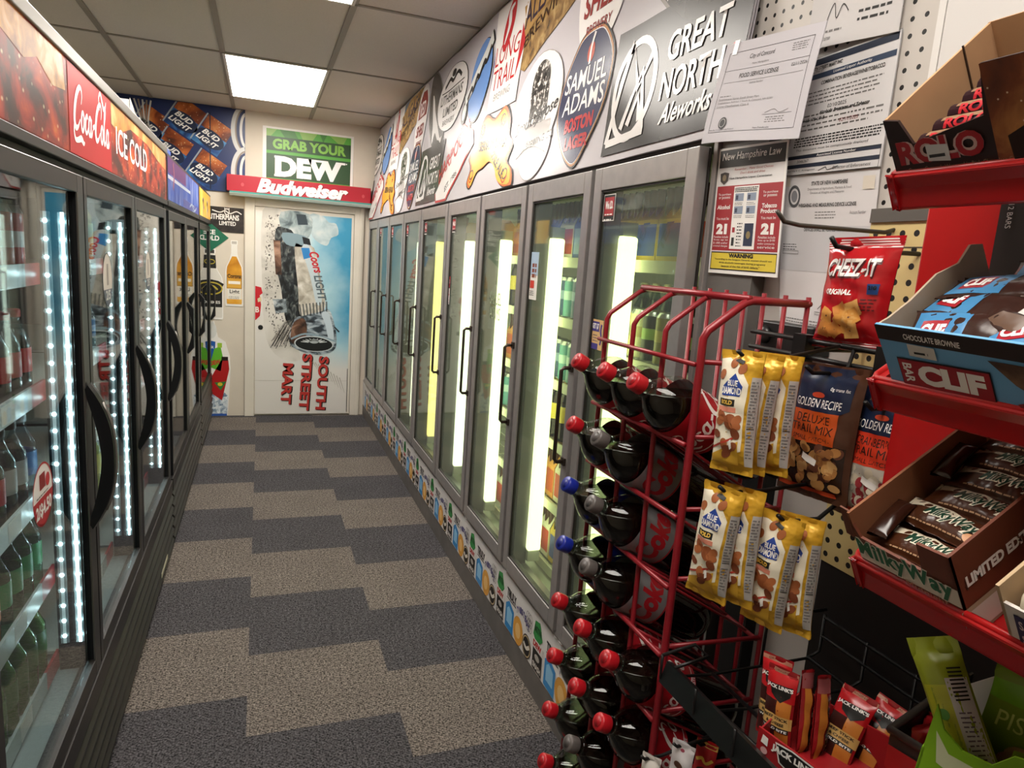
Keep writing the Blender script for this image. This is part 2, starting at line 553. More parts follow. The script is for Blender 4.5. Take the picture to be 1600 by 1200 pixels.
py.box((XW - 0.0125, -0.2, 1.565), (XW - 0.0115, 0.889, 1.567), M('4a4335', 0.6))
tag(py.build('pegboard'), 'yellowed pegboard with a grey top strip beside the red candy trays', 'pegboard')
tag(MB().box((XW - 0.008, -0.6, 1.62), (XW - 0.001, 0.816, 2.5), M('d2cecb', 0.4)).build('wall_panel'), 'smooth white panel above the candy trays', 'panel')
dk = MB().box((XW - 0.01, -1.2, 0.0), (XW, 0.885, 1.013), M('17120f', 0.55))  # near-black sheet paints the shade of the open space under the counter
tag(dk.build('opening_shade_panel'), 'black panel painted as the shade of the opening under the yellowed pegboard', 'panel')

# ------------------------------------------------------------------ back door
PX0, PX1, PZ0, PZ1 = -0.052, 0.778, 0.015, 1.832
white = M('ddd6c8', 0.5, var=0.06, vs=5)
tr = MB()
tr.box((-0.135, YB - 0.028, 0), (PX0 - 0.004, YB - 0.0005, 1.905), white); tr.box((PX1 + 0.004, YB - 0.028, 0), (0.865, YB - 0.0005, 1.905), white)
tr.box((PX0 - 0.004, YB - 0.028, PZ1 + 0.005), (PX1 + 0.004, YB - 0.0005, 1.905), white)
tr.box((PX1 + 0.05, YB - 0.034, 0), (PX1 + 0.075, YB - 0.028, 1.9), white)
struct(tr.build('trim_2', bevel=0.003))
door = MB().box((PX0, YB - 0.02, PZ0), (PX1, YB - 0.002, PZ1), white).build('door_1'); struct(door)

def poster_mat():
    m, N, L, b = new_mat('door_print')
    ge = N.new('ShaderNodeNewGeometry'); sx = N.new('ShaderNodeSeparateXYZ'); L.new(ge.outputs['Position'], sx.inputs[0])
    no = N.new('ShaderNodeTexNoise'); no.inputs['Scale'].default_value = 3.2; no.inputs['Detail'].default_value = 6
    L.new(ge.outputs['Position'], no.inputs['Vector'])
    mp = N.new('ShaderNodeMapRange'); mp.inputs['From Min'].default_value = 0.25; mp.inputs['From Max'].default_value = 0.80
    ad = N.new('ShaderNodeMath'); ad.operation = 'MULTIPLY_ADD'; ad.inputs[1].default_value = 0.55
    L.new(no.outputs['Fac'], ad.inputs[0]); L.new(sx.outputs[0], ad.inputs[2])
    zz = N.new('ShaderNodeMapRange'); zz.inputs['From Min'].default_value = 0.42; zz.inputs['From Max'].default_value = 0.85
    L.new(sx.outputs[2], zz.inputs['Value'])
    mp.inputs['From Min'].default_value = 0.52; mp.inputs['From Max'].default_value = 1.02
    L.new(ad.outputs[0], mp.inputs['Value'])
    mm = N.new('ShaderNodeMath'); mm.operation = 'MULTIPLY'
    L.new(mp.outputs[0], mm.inputs[0]); L.new(zz.outputs[0], mm.inputs[1])
    cr = N.new('ShaderNodeValToRGB'); e = cr.color_ramp.elements
    e[0].position = 0; e[0].color = rgb('dfdbd4'); e[1].position = 1; e[1].color = rgb('3d97bd')
    k = e.new(0.45); k.color = rgb('a9cdd8')
    L.new(mm.outputs[0], cr.inputs['Fac']); L.new(cr.outputs[0], b.inputs['Base Color'])
    b.inputs['Roughness'].default_value = 0.4
    return m
P = G(wall_b(YB - 0.0204))
sky = poster_mat()
P.rect(PX0 + 0.005, 0.02, PX1 - 0.02, PZ1 - 0.03, sky, 1)
spray = print_mat('steam_print', [(0.30, '3c3a38'), (0.42, '8d8a85'), (0.55, 'cfccc6'), (0.7, 'e4e1db')], 14)
steel = print_mat('loco_print', [(0.30, '0d1013'), (0.43, '39434c'), (0.55, '9aa7b0'), (0.72, 'd7dde0')], 9, (1, 1, 2.2))
copper = print_mat('copper_print', [(0.3, '20140f'), (0.5, '6b4a39'), (0.7, 'b58f78')], 10)
# a nose-down steam locomotive bursting out of snow, printed sideways
def q2(pts): return [(-0.052 + (281 + x / 1.602 - 398) * .0055, 1.83 - (94 + y / 1.602 - 323) * .00558) for x, y in pts]
def sm(pts, n=3): return spline(q2(pts), n, True)
haze_ = print_mat('haze_print', [(0.35, 'bdb9b0'), (0.5, 'd3cec5'), (0.7, 'dedad2')], 5, rough=0.4)
P.poly(sm([(205, 374), (250, 372), (262, 480), (262, 600), (290, 700), (300, 745), (250, 740), (215, 690), (205, 560)]), haze_, 2)
rd_ = random.Random(17)
for k in range(330):
    x, y = 212 + 34 * abs(rd_.gauss(0, .75)), 380 + 330 * rd_.random()
    if y > 620: x += (y - 620) * .28 + 8 * rd_.random()
    (ex, ez), = q2([(min(x, 300), y)])
    P.ell(ex, ez, .002 + .006 * rd_.random(), .002 + .009 * rd_.random(), M(('6d6862', '8f8a83', '4a4642', 'b0aba3')[k % 4], .6), 2.2 + .002 * k, n=7)
P.poly(sm([(248, 374), (318, 374), (322, 420), (300, 440), (255, 425)]), print_mat('cab_print', [(0.35, '4c5a60'), (0.5, '94a4a6'), (0.65, 'c6cccb')], 9), 4)
P.poly(q2([(285, 376), (308, 376), (314, 400), (290, 402)]), M('2c3a42', .4), 5)
P.poly(sm([(318, 374), (350, 376), (366, 390), (384, 392), (390, 418), (372, 428), (362, 448), (338, 440), (322, 420)]), print_mat('cloud_print', [(0.3, '9fb4bb'), (0.5, 'b9c9cc'), (0.7, 'd3d8d6')], 12), 3.5)
P.poly(sm([(236, 418), (258, 412), (280, 424), (290, 480), (296, 560), (300, 640), (285, 665), (262, 640), (250, 560), (236, 500)]), print_mat('gear_print', [(0.36, '0c0e10'), (0.5, '23282c'), (0.62, '59605f'), (0.75, 'a39d92')], 26, (1, 1, .6)), 5)
P.poly(q2([(231, 444), (247, 444), (252, 528), (237, 528)]), copper, 6)
P.poly(sm([(252, 424), (306, 428), (318, 448), (300, 456), (262, 452)]), M('7e959e', .4), 6); P.poly(q2([(300, 430), (318, 434), (322, 450), (304, 448)]), M('10151a', .4), 7)
P.poly(q2([(230, 590), (262, 588), (266, 622), (238, 626)]), print_mat('step_print', [(.4, '20262a'), (.55, '8a959a'), (.7, 'd0d4d4')], 20), 6)
P.poly(sm([(282, 456), (300, 452), (330, 456), (345, 520), (362, 600), (340, 628), (300, 632), (292, 560)]), print_mat('boiler_print', [(0.3, '9a9284'), (0.5, 'c4beb1'), (0.7, 'e2ded6')], 12), 6)
P.poly(sm([(300, 456), (322, 456), (340, 520), (352, 590), (338, 596), (322, 530)]), M('bfccd1', 0.35), 7)
P.poly(q2([(298, 458), (318, 457), (323, 480), (305, 486)]), M('2d7fc0', 0.4), 8)
P.text('Coors', 0.392, 1.475, 0.19, 0.080, M('c21d2c', 0.4), 9, rot=-74, bold=0.03, shear=0.35)
P.text('LIGHT', 0.437, 1.275, 0.23, 0.072, M('55646c', 0.4), 9, rot=-78, bold=0.03, shear=0.2)
for k in range(9): P.line(q2([(296 + 8.5 * k, 600 - 1.2 * k), (301 + 8 * k, 632 - 1.5 * k)]), 0.010, M('4c5050', 0.5), 8, smooth=False)
P.poly(sm([(284, 640), (310, 628), (352, 616), (372, 612), (386, 650), (392, 690), (384, 718), (340, 730), (290, 716), (272, 694)], 4), steel, 8)
P.poly(sm([(282, 648), (306, 636), (316, 660), (308, 700), (282, 702), (274, 690)]), copper, 9)
P.poly(sm([(352, 622), (368, 618), (382, 660), (384, 690), (372, 690), (362, 650)]), M('c3d0d8', .3), 9)
P.line(q2([(276, 690), (310, 676), (350, 682), (391, 694)]), 0.016, M('8aa0ac', 0.3), 10)
P.ell(0.452, 0.665, 0.172, 0.072, M('c9d0d2', 0.3), 11, rot=-3); P.ell(0.452, 0.663, 0.162, 0.064, M('111315', 0.4), 12, rot=-3)
for a_ in range(20, 165, 18):
    c_, s_ = math.cos(math.radians(a_)), math.sin(math.radians(a_))
    P.line([(0.452 + 0.05 * c_, 0.675 + 0.018 * s_), (0.452 + 0.12 * c_, 0.670 + 0.045 * s_)], [0.012, 0.004], M('cfd4d5', 0.3), 13, smooth=False)
P.ell(0.452, 0.688, 0.042, 0.02, M('aab0b2', 0.3), 13)
for k in range(26): P.line(q2([(262 + 1.6 * k, 640 + 8 * rd_.random()), (226 + 2.2 * k, 690 + 26 * rd_.random())]), [0.003, 0.006], M(('43413f', '7a756f')[k % 2], 0.6), 7, smooth=False)
P.line(q2([(385, 655), (398, 668)]), .012, M('20242a', .4), 9, smooth=False)
for k in range(10): P.line(q2([(330 + 8 * k, 745 + 5 * k), (344 + 8 * k, 768 + 7 * k)]), [.010, .003], M('b9b3a8', .5), 2.6, smooth=False)
for t, x, y, L_ in (('SOUTH', 0.60, 0.555, 0.50), ('STREET', 0.455, 0.575, 0.525), ('MART', 0.29, 0.485, 0.375)):
    P.text(t, x - 0.098 + 0.004, y - 0.006, L_, 0.090, M('17110f', 0.5), 10, rot=-90 - 3, bold=0.05)
    P.text(t, x - 0.098 - 0.004, y, L_, 0.088, M('b8322b', 0.5), 11, rot=-90 - 3, bold=0.035)
P.poly([(PX0 + 0.004, 1.16), (0.0, 1.15), (0.012, 1.10), (-0.012, 1.08), (0.0, 1.0), (-0.01, 0.90), (PX0 + 0.004, 0.86)], M('c4202b', 0.4), 6)
P.text('B', -0.046, 0.93, 0.03, 0.05, M('f0e8e0', 0.5), 7, bold=0.03)
P.poly([(-0.03, 1.05), (0.0, 1.07), (0.004, 1.03), (-0.026, 1.02)], M('d8c7a0', 0.5), 7)
P.line([(PX1 - 0.023, 0.44), (PX1 - 0.023, 0.03)], 0.006, M('2b2622', 0.6), 6, smooth=False)
P.line([(PX0, 0.325), (PX1 - 0.02, 0.325)], 0.003, M('c3beb6', 0.6), 6, smooth=False)
P.build('door_poster', door)
MB().lathe([(0, 0.021), (0.004, 0.021), (0.005, 0.017), (0.0051, 0.0)], M('0b0a0a', 0.5), fr=lambda p: V3((-0.004 + p.x, YB - 0.0205 - p.z, 0.80 + p.y))).build('lock_hole', door)

# ------------------------------------------------------------------ prints and signs on the back wall
def bsign(name, label, cat, pts, depth, base, fill, y=YB):
    """a sign board on the back wall: outlined board with graphics"""
    mb = MB(); mb.prism(pts, depth, base, lambda u, v, n: V3((u, y - 0.0005 - n, v)))
    g_ = G(wall_b(y - 0.0005 - depth)); fill(g_); g_.done(); mb.add_g(g_)
    return tag(mb.build(name), label, cat)
def rp(x0, z0, x1, z1): return [(x0, z0), (x1, z0), (x1, z1), (x0, z1)]
W_, K_ = M('ece9e4', 0.5), M('141210', 0.5)

def f_bl(g_):
    navy = M('16285a', 0.35)
    amber = print_mat('beer_print', [(0.3, '2a120a'), (0.45, '7a3512'), (0.6, 'b8622a'), (0.75, 'd99a56')], 7, voro=40, rough=0.3)
    blue = print_mat('can_print', [(0.3, '0c1838'), (0.5, '1d4a86'), (0.7, '4f93c4')], 8, rough=0.3)
    g_.rect(-1.2, 1.93, -0.132, 2.60, navy, 1)
    for cx, cz, s in ((-0.60, 2.45, 1), (-0.40, 2.34, 1), (-0.70, 2.20, 1), (-0.45, 2.06, 1.0), (-0.86, 2.36, 1)):
        def T(x, y, cx=cx, cz=cz): 
            a = math.radians(-32); x, y = x * .68, y * .68; return cx + x * math.cos(a) - y * math.sin(a), cz + x * math.sin(a) + y * math.cos(a)
        g_.T = T
        def cut(p):   # stay inside the panel
            return p
        g_.rect(-0.16, 0.05, 0.16, 0.24, amber, 2); g_.rect(-0.17, -0.13, 0.17, 0.075, blue, 3)
        g_.line([(-0.175, -0.13), (-0.175, 0.24)], 0.016, M('9aa3ab', 0.3), 4, smooth=False)
        g_.ell(0, 0.0, 0.17, 0.10, M('12203f', 0.3), 4)
        g_.text('BUD', -0.12, 0.012, 0.21, 0.062, W_, 5, shear=0.3, bold=0.03); g_.text('LIGHT', -0.15, -0.07, 0.27, 0.062, W_, 5, shear=0.3, bold=0.03)
        g_.T = None
    for k, cz in enumerate((2.46, 2.12)):
        for j, (c, ww) in enumerate((('c8c8c6', 0.035), ('8d7f72', 0.012), ('20305c', 0.02), ('d6d4d0', 0.02))):
            g_.ring(-0.145 + 0.02, cz - 0.02, 0.10 - 0.02 * j, 0.19 - 0.02 * j, ww, M(c, 0.4), 5 + 5 * k + j, a0=95, a1=262)
    g_.rect(-0.40, 1.935, -0.138, 2.14, M('1a3468', 0.35), 1.5); g_.line([(-0.40, 1.94), (-0.40, 2.55)], 0.008, M('0c1430', 0.4), 6, smooth=False)
    for k in range(5): g_.line([(-0.95 + 0.03 * k, 2.58), (-0.90 + 0.012 * k, 2.42), (-0.86 + 0.008 * k, 2.3)], 0.012, M(('c8c8c6', '8d7f72')[k % 2], 0.4), 5)
mb = MB().box((XL, YB - 0.012, 1.93), (-0.132, YB - 0.0005, ZC - 0.002), M('16285a', 0.4))
g_ = G(wall_b(YB - 0.0125)); f_bl(g_)
for ax, v_, sgn in ((0, -0.134, 1), (1, 2.60, 1), (1, 1.932, -1)):
    cc, nn = [0, 0, 0], [0, 0, 0]; cc[ax] = v_; nn[ax] = sgn
    bmesh.ops.bisect_plane(g_.bm, geom=g_.bm.verts[:] + g_.bm.edges[:] + g_.bm.faces[:], plane_co=cc, plane_no=nn, clear_outer=True)
g_.done(); mb.add_g(g_)
tag(mb.build('wall_print'), 'blue and amber beer can print covering the wall under the ceiling corner', 'print')

mb = MB()      # green soda poster
dg = M('2f5a30', 0.4)
def f_dew(g_):
    g_.rect(0.008, 2.045, 0.757, 2.50, W_, 1); g_.rect(0.035, 2.06, 0.735, 2.485, M('54a03c', 0.4), 2)
    for pts in ([(0.035, 2.485), (0.12, 2.485), (0.05, 2.40), (0.035, 2.40)], [(0.30, 2.485), (0.45, 2.485), (0.40, 2.41), (0.34, 2.40)], [(0.55, 2.485), (0.70, 2.485), (0.66, 2.40)]):
        g_.poly(pts, M('86b054', 0.4), 3)
    for pts in ([(0.14, 2.485), (0.26, 2.485), (0.3, 2.41), (0.2, 2.40)], [(0.47, 2.485), (0.53, 2.485), (0.5, 2.42)]): g_.poly(pts, M('3f7c33', 0.4), 3)
    g_.rect(0.035, 2.31, 0.735, 2.425, M('2c4d2c', 0.4), 4); g_.rect(0.035, 2.085, 0.735, 2.285, M('2c4d2c', 0.4), 4)
    g_.text('GRAB YOUR', 0.085, 2.325, 0.61, 0.085, M('7fb84a', 0.4), 5, bold=0.045)
    D = M('efefec', 0.4)
    g_.text('DEW', 0.105, 2.10, 0.56, 0.17, D, 6, bold=0.06)
    for x in (0.10, 0.285): g_.rect(x, 2.10, x + 0.05, 2.118, D, 7); g_.rect(x, 2.252, x + 0.05, 2.27, D, 7)
    g_.rect(0.43, 2.252, 0.50, 2.27, D, 7); g_.rect(0.62, 2.252, 0.69, 2.27, D, 7); g_.ell(0.70, 2.262, 0.006, 0.006, D, 6)
bsign('wall_poster', 'green poster lettered in white above the red beer sign', 'poster', rp(0.006, 2.043, 0.759, 2.502), 0.004, W_, f_dew)

# red beer sign with lit lip above the door
t = thing('beer_sign', 'long red beer sign with white italic lettering over the door', 'sign', (0.31, YB, 1.93))
red = M('a81a2c', 0.35)
mb = MB().box((-0.272, YB - 0.11, 1.94), (0.905, YB - 0.001, 2.07), red)
g_ = G(wall_b(YB - 0.1105))
sc = M('f0ece8', 0.4)
for dx, c, l in ((0.006, '6d0f1a', 2), (0, 'f0ece8', 3)):
    g_.text('Budweiser', -0.04 + dx, 1.944 - dx * 0.6, 0.75, 0.118, M(c, 0.4), l, bold=0.05, shear=0.28)
for x in (-0.15, 0.84): g_.ell(x, 1.995, 0.012, 0.015, M('c04a50', 0.4), 2)
g_.done(); mb.add_g(g_); mb.build('sign_face', t, bevel=0.002)
MB().prism([(0, 0), (0.10, 0.0), (0.115, 0.02), (0.115, 0.036), (0, 0.036)], 1.18, M('b9c7c0', 0.35), lambda u, v, n: V3((-0.25 + n, YB - 0.02 - u, 1.902 + v))).build('light_lip', t)
MB().box((-0.25, YB - 0.137, 1.926), (0.93, YB - 0.1355, 1.938), M('3f8f86', 0.4)).build('green_edge', t)

def f_lith(g_):
    g_.text("LITHERMANS", -0.415, 1.700, 0.235, 0.046, W_, 2, bold=0.03); g_.text('LIMITED', -0.335, 1.655, 0.13, 0.034, W_, 2, bold=0.02)
    g_.line([(-0.39, 1.775), (-0.33, 1.76), (-0.29, 1.775), (-0.25, 1.755), (-0.20, 1.775), (-0.16, 1.755)], 0.008, W_, 2)
    g_.ring(-0.275, 1.77, 0.018, 0.025, 0.006, W_, 2); g_.poly([(-0.295, 1.785), (-0.255, 1.785), (-0.255, 1.80), (-0.275, 1.792), (-0.295, 1.80)], W_, 2)
bsign('wall_sign', 'black rectangular brewery sign with white ornate lettering', 'sign', rp(-0.46, 1.598, -0.142, 1.805), 0.005, print_mat('black_marble', [(0.4, '14100f'), (0.6, '3a302c'), (0.8, '5b4d46')], 9), f_lith)
def f_dia(g_):
    g_.text('ICE', -0.45, 1.572, 0.085, 0.04, W_, 2, bold=0.03); g_.text('COLD', -0.475, 1.522, 0.14, 0.042, W_, 2, bold=0.03)
bsign('wall_sign', 'green diamond sign reading ICE COLD', 'sign', [(-0.56, 1.545), (-0.405, 1.43), (-0.262, 1.552), (-0.415, 1.675)], 0.006, M('15664a', 0.4), f_dia)

def bottle_outline(cx, z0, h, wb, wn, n=1):
    P_ = [(wb * .96, 0), (wb, .03), (wb, .52), (wb * .93, .60), (wb * .55, .70), (wn, .80), (wn * .95, .93), (wn * 1.12, .94), (wn * 1.12, 1.0)]
    return [(cx + x, z0 + y * h) for x, y in P_] + [(cx - x, z0 + y * h) for x, y in reversed(P_)]
def f_cor(g_):
    am = print_mat('lager_print', [(0.3, 'b9781c'), (0.5, 'dd9f33'), (0.7, 'efc066')], 4, rough=0.3)
    g_.poly(bottle_outline(-0.218, 0.985, 0.545, 0.066, 0.020), M('e6e3da', 0.4), 1)
    g_.poly([(x, min(z, 1.40)) for x, z in bottle_outline(-0.218, 0.993, 0.53, 0.061, 0.017)], am, 2)
    g_.rect(-0.238, 1.505, -0.198, 1.528, M('b9b4aa', 0.3), 3)
    g_.rect(-0.277, 1.13, -0.159, 1.205, M('d9a53f', 0.4), 3); g_.rect(-0.277, 1.035, -0.159, 1.125, M('e7e2d6', 0.4), 3)
    g_.text('Corona', -0.272, 1.215, 0.108, 0.035, M('2b1c14', 0.4), 4, bold=0.03); g_.rect(-0.265, 1.165, -0.17, 1.19, M('efe9da', 0.4), 4)
    g_.text('Light', -0.255, 1.075, 0.078, 0.042, M('14100e', 0.4), 4, bold=0.02); g_.lines(-0.262, -0.172, 1.04, 1.065, 2, M('6b6258', 0.5), 4)
    g_.frame(-0.279, 1.128, -0.157, 1.24, 0.003, M('5a4020', 0.4), 4)
bsign('bottle_cutout', 'amber beer bottle cutout on the cream wall left of the door', 'cutout', bottle_outline(-0.218, 0.975, 0.56, 0.070, 0.024), 0.004, W_, f_cor)
def f_mik(g_):
    g_.poly(bottle_outline(-0.40, 0.87, 0.575, 0.085, 0.024), M('d9d4ca', 0.4), 1)
    g_.rect(-0.485, 0.96, -0.315, 1.16, K_, 2); g_.poly([(-0.44, 1.29), (-0.36, 1.29), (-0.366, 1.40), (-0.434, 1.40)], K_, 2)
    yl = M('b9a63a', 0.4)
    g_.ring(-0.40, 1.345, 0.028, 0.018, 0.006, yl, 3); g_.poly([(-0.50, 1.16), (-0.44, 1.19), (-0.40, 1.195), (-0.345, 1.185), (-0.30, 1.16), (-0.34, 1.085), (-0.40, 1.055), (-0.46, 1.085)], K_, 3)
    g_.ring(-0.40, 1.12, 0.085, 0.05, 0.011, yl, 4); g_.line([(-0.46, 1.13), (-0.42, 1.10), (-0.39, 1.14), (-0.35, 1.11)], 0.014, yl, 4); g_.text('MIKES', -0.43, 0.99, 0.10, 0.024, W_, 4, bold=0.02)
    g_.rect(-0.425, 1.415, -0.375, 1.445, M('3a3734', 0.3), 3)
bsign('bottle_cutout', 'white bottle cutout with black label beside the amber bottle cutout', 'cutout', bottle_outline(-0.40, 0.855, 0.60, 0.092, 0.030), 0.004, W_, f_mik)
def f_cl(g_):
    ice = print_mat('ice_print', [(0.35, '3c5f86'), (0.5, 'b9c8d4'), (0.65, 'eef2f4')], 30, rough=0.3)
    g_.poly([(-0.52, 0.01), (-0.28, 0.01), (-0.27, 0.18), (-0.33, 0.24), (-0.45, 0.22), (-0.52, 0.26)], ice, 3)
    g_.rect(-0.52, 0.0, -0.28, 0.02, M('2f58a8', 0.4), 4)
    g_.poly([(-0.52, 0.22), (-0.40, 0.20), (-0.40, 0.38), (-0.52, 0.40)], M('5c2414', 0.4), 3)
    g_.poly([(-0.40, 0.20), (-0.32, 0.14), (-0.26, 0.42), (-0.268, 0.50), (-0.325, 0.50), (-0.40, 0.36)], M('b01a1c', 0.4), 4)
    g_.rect(-0.322, 0.495, -0.27, 0.53, M('1c1210', 0.4), 5); g_.poly([(-0.38, 0.30), (-0.285, 0.31), (-0.33, 0.23)], M('2f7a38', 0.4), 5); g_.ell(-0.335, 0.285, 0.02, 0.016, M('d6c12e', 0.4), 6)
    g_.poly([(-0.42, 0.44), (-0.33, 0.40), (-0.31, 0.52), (-0.33, 0.62), (-0.38, 0.60)], M('5fb32e', 0.35), 4); g_.rect(-0.355, 0.61, -0.318, 0.65, M('9fc53a', 0.4), 5)
    g_.text('DEW', -0.41, 0.45, 0.085, 0.04, M('c22a26', 0.4), 6, rot=12, bold=0.05)
    g_.poly([(-0.54, 0.70), (-0.37, 0.66), (-0.38, 0.52), (-0.46, 0.46), (-0.54, 0.54)], M('1f58a8', 0.4), 2); g_.text('AQUAFINA', -0.51, 0.615, 0.125, 0.03, W_, 3, rot=-10, bold=0.02)
    g_.ell(-0.40, 0.76, 0.04, 0.07, M('d9dad6', 0.3), 1)
    for z, c in ((0.52, 'I'), (0.33, 'T'), (0.05, 'B')): g_.text(c, -0.46, z, 0.03, 0.055, W_, 7, bold=0.05)
bsign('bottles_cutout', 'cluster cutout of soda bottles on ice low on the wall beside the door', 'cutout', [(-0.55, 0.005), (-0.275, 0.005), (-0.262, 0.18), (-0.25, 0.42), (-0.255, 0.53), (-0.29, 0.66), (-0.35, 0.70), (-0.38, 0.84), (-0.43, 0.83), (-0.55, 0.72)], 0.004, W_, f_cl)
# ------------------------------------------------------------------ right: walk-in cooler with nine glass doors
ED = [1.303, 1.825, 2.345, 2.90, 3.46, 4.09, 4.625, 5.18, 5.71, 6.22]
alu = M('aaa6a4', 0.34, 0.55, var=0.12, vs=30)
alud = M('6d6a68', 0.4, 0.6)
cold = M('cdd0bd', 0.6)
bank = thing('walk_in_cooler', 'long wall of nine aluminium framed glass cooler doors under the banner', 'cooler', (1.3, 3.8, 0))
fr = MB()
fr.box((0.915, 1.288, 0.30), (1.0, 1.303, 1.80), alu)
for y in ED[1:]: fr.box((0.915, y - 0.010, 0.34), (0.985, y + 0.010, 1.785), alud)
fr.box((0.915, 1.288, 1.785), (1.0, 6.39, 1.835), M('1c1a19', 0.5)); fr.box((0.905, 1.24, 0.315), (0.99, 6.39, 0.338), alu)
fr.box((0.915, 6.222, 0.34), (0.985, 6.39, 1.785), alu); fr.box((0.905, 6.30, 0.34), (0.915, 6.315, 1.785), alud)
fr.build('frame', bank, bevel=0.002)
bx = MB()
bx.box((1.70, 1.2, 0.0), (1.74, 6.39, 1.9), cold); bx.box((0.97, 1.2, 0.26), (1.70, 6.39, 0.30), cold); bx.box((0.99, 1.2, 1.84), (1.70, 6.39, 1.88), cold)
bx.box((1.015, 1.20, 0.30), (1.70, 1.225, 1.84), cold); bx.box((1.0, 6.36, 0.30), (1.70, 6.39, 1.84), cold)
bx.build('insulated_box', bank)
# jamb panel of galvanised metal at the near end
MB().box((0.925, 1.139, 0.0), (0.957, 1.286, 1.80), M('77736f', 0.55, 0.3, var=0.25, vs=9)).build('end_panel', bank)
kk = MB().box((0.905, 1.24, 0.0), (0.985, 6.39, 0.105), M('726e6a', 0.6, 0.2, var=0.2, vs=12)).build('kick_plate', bank)
# strip of repeated drink stickers
S = MB().box((0.903, 1.24, 0.105), (0.985, 6.39, 0.315), M('d8d5d2', 0.5))
g_ = G(wall_r(0.9026))
blk = M('161413', 0.5)
def ystk(y0):
    u = -y0
    g_.T = lambda x, y: (u + x * 1.18, 0.105 + y * .98)
    g_.poly([(0.0, 0.005), (0.075, 0.002), (0.075, 0.10), (0.03, 0.122), (0.0, 0.10)], M('2f86c4', 0.45), 1); g_.poly([(0.014, 0.03), (0.062, 0.03), (0.062, 0.085), (0.03, 0.10), (0.014, 0.085)], M('8cc3e6', 0.45), 2)
    g_.text('TRULY', 0.005, 0.134, 0.085, 0.036, blk, 2, bold=0.04); g_.rect(0.005, 0.126, 0.09, 0.130, blk, 2)
    g_.ell(0.118, 0.055, 0.042, 0.055, M('d79a3c', 0.5), 1); g_.ell(0.118, 0.055, 0.022, 0.03, M('e7bd75', 0.5), 2)
    for k in range(8): g_.text('TWISTED '[k % 8] if k < 7 else 'T', 0.098 + 0.014 * k, 0.135 - 0.004 * (k - 3) ** 2 * 0.45, 0.010, 0.026, M('2b2472', 0.5), 3, bold=0.06)
    g_.ell(0.195, 0.045, 0.036, 0.045, blk, 2); g_.ring(0.195, 0.045, 0.030, 0.038, 0.005, M('b8a27a', 0.5), 3); g_.line([(0.172, 0.05), (0.195, 0.038), (0.218, 0.055)], 0.014, M('d8d2c6', 0.5), 3)
    for k in range(9): g_.ring(0.19 + 0.012 * (k % 3), 0.125 + 0.02 * (k // 3), 0.012, 0.016, 0.002, M('8b8884', 0.5), 2, n=10)
    g_.poly([(0.24, 0.13), (0.275, 0.10), (0.31, 0.14), (0.285, 0.195), (0.25, 0.185)], M('2f8a43', 0.5), 2); g_.text('MTN', 0.248, 0.145, 0.05, 0.026, M('10401c', 0.5), 3, bold=0.05)
    g_.rect(0.237, 0.085, 0.317, 0.118, M('dcd9d4', 0.5), 3); g_.text('DEW', 0.245, 0.09, 0.062, 0.024, M('b02a25', 0.5), 4, bold=0.06)
    g_.rect(0.245, 0.005, 0.315, 0.082, blk, 2); g_.ell(0.28, 0.058, 0.018, 0.012, M('a9a39c', 0.5), 3); g_.text('SMASH', 0.25, 0.012, 0.06, 0.022, M('cfcac3', 0.5), 3, bold=0.04)
    g_.T = None
for k in range(13): ystk(6.24 - 0.394 * k)
g_.done(); S.add_g(g_); S.build('sticker_strip', bank)

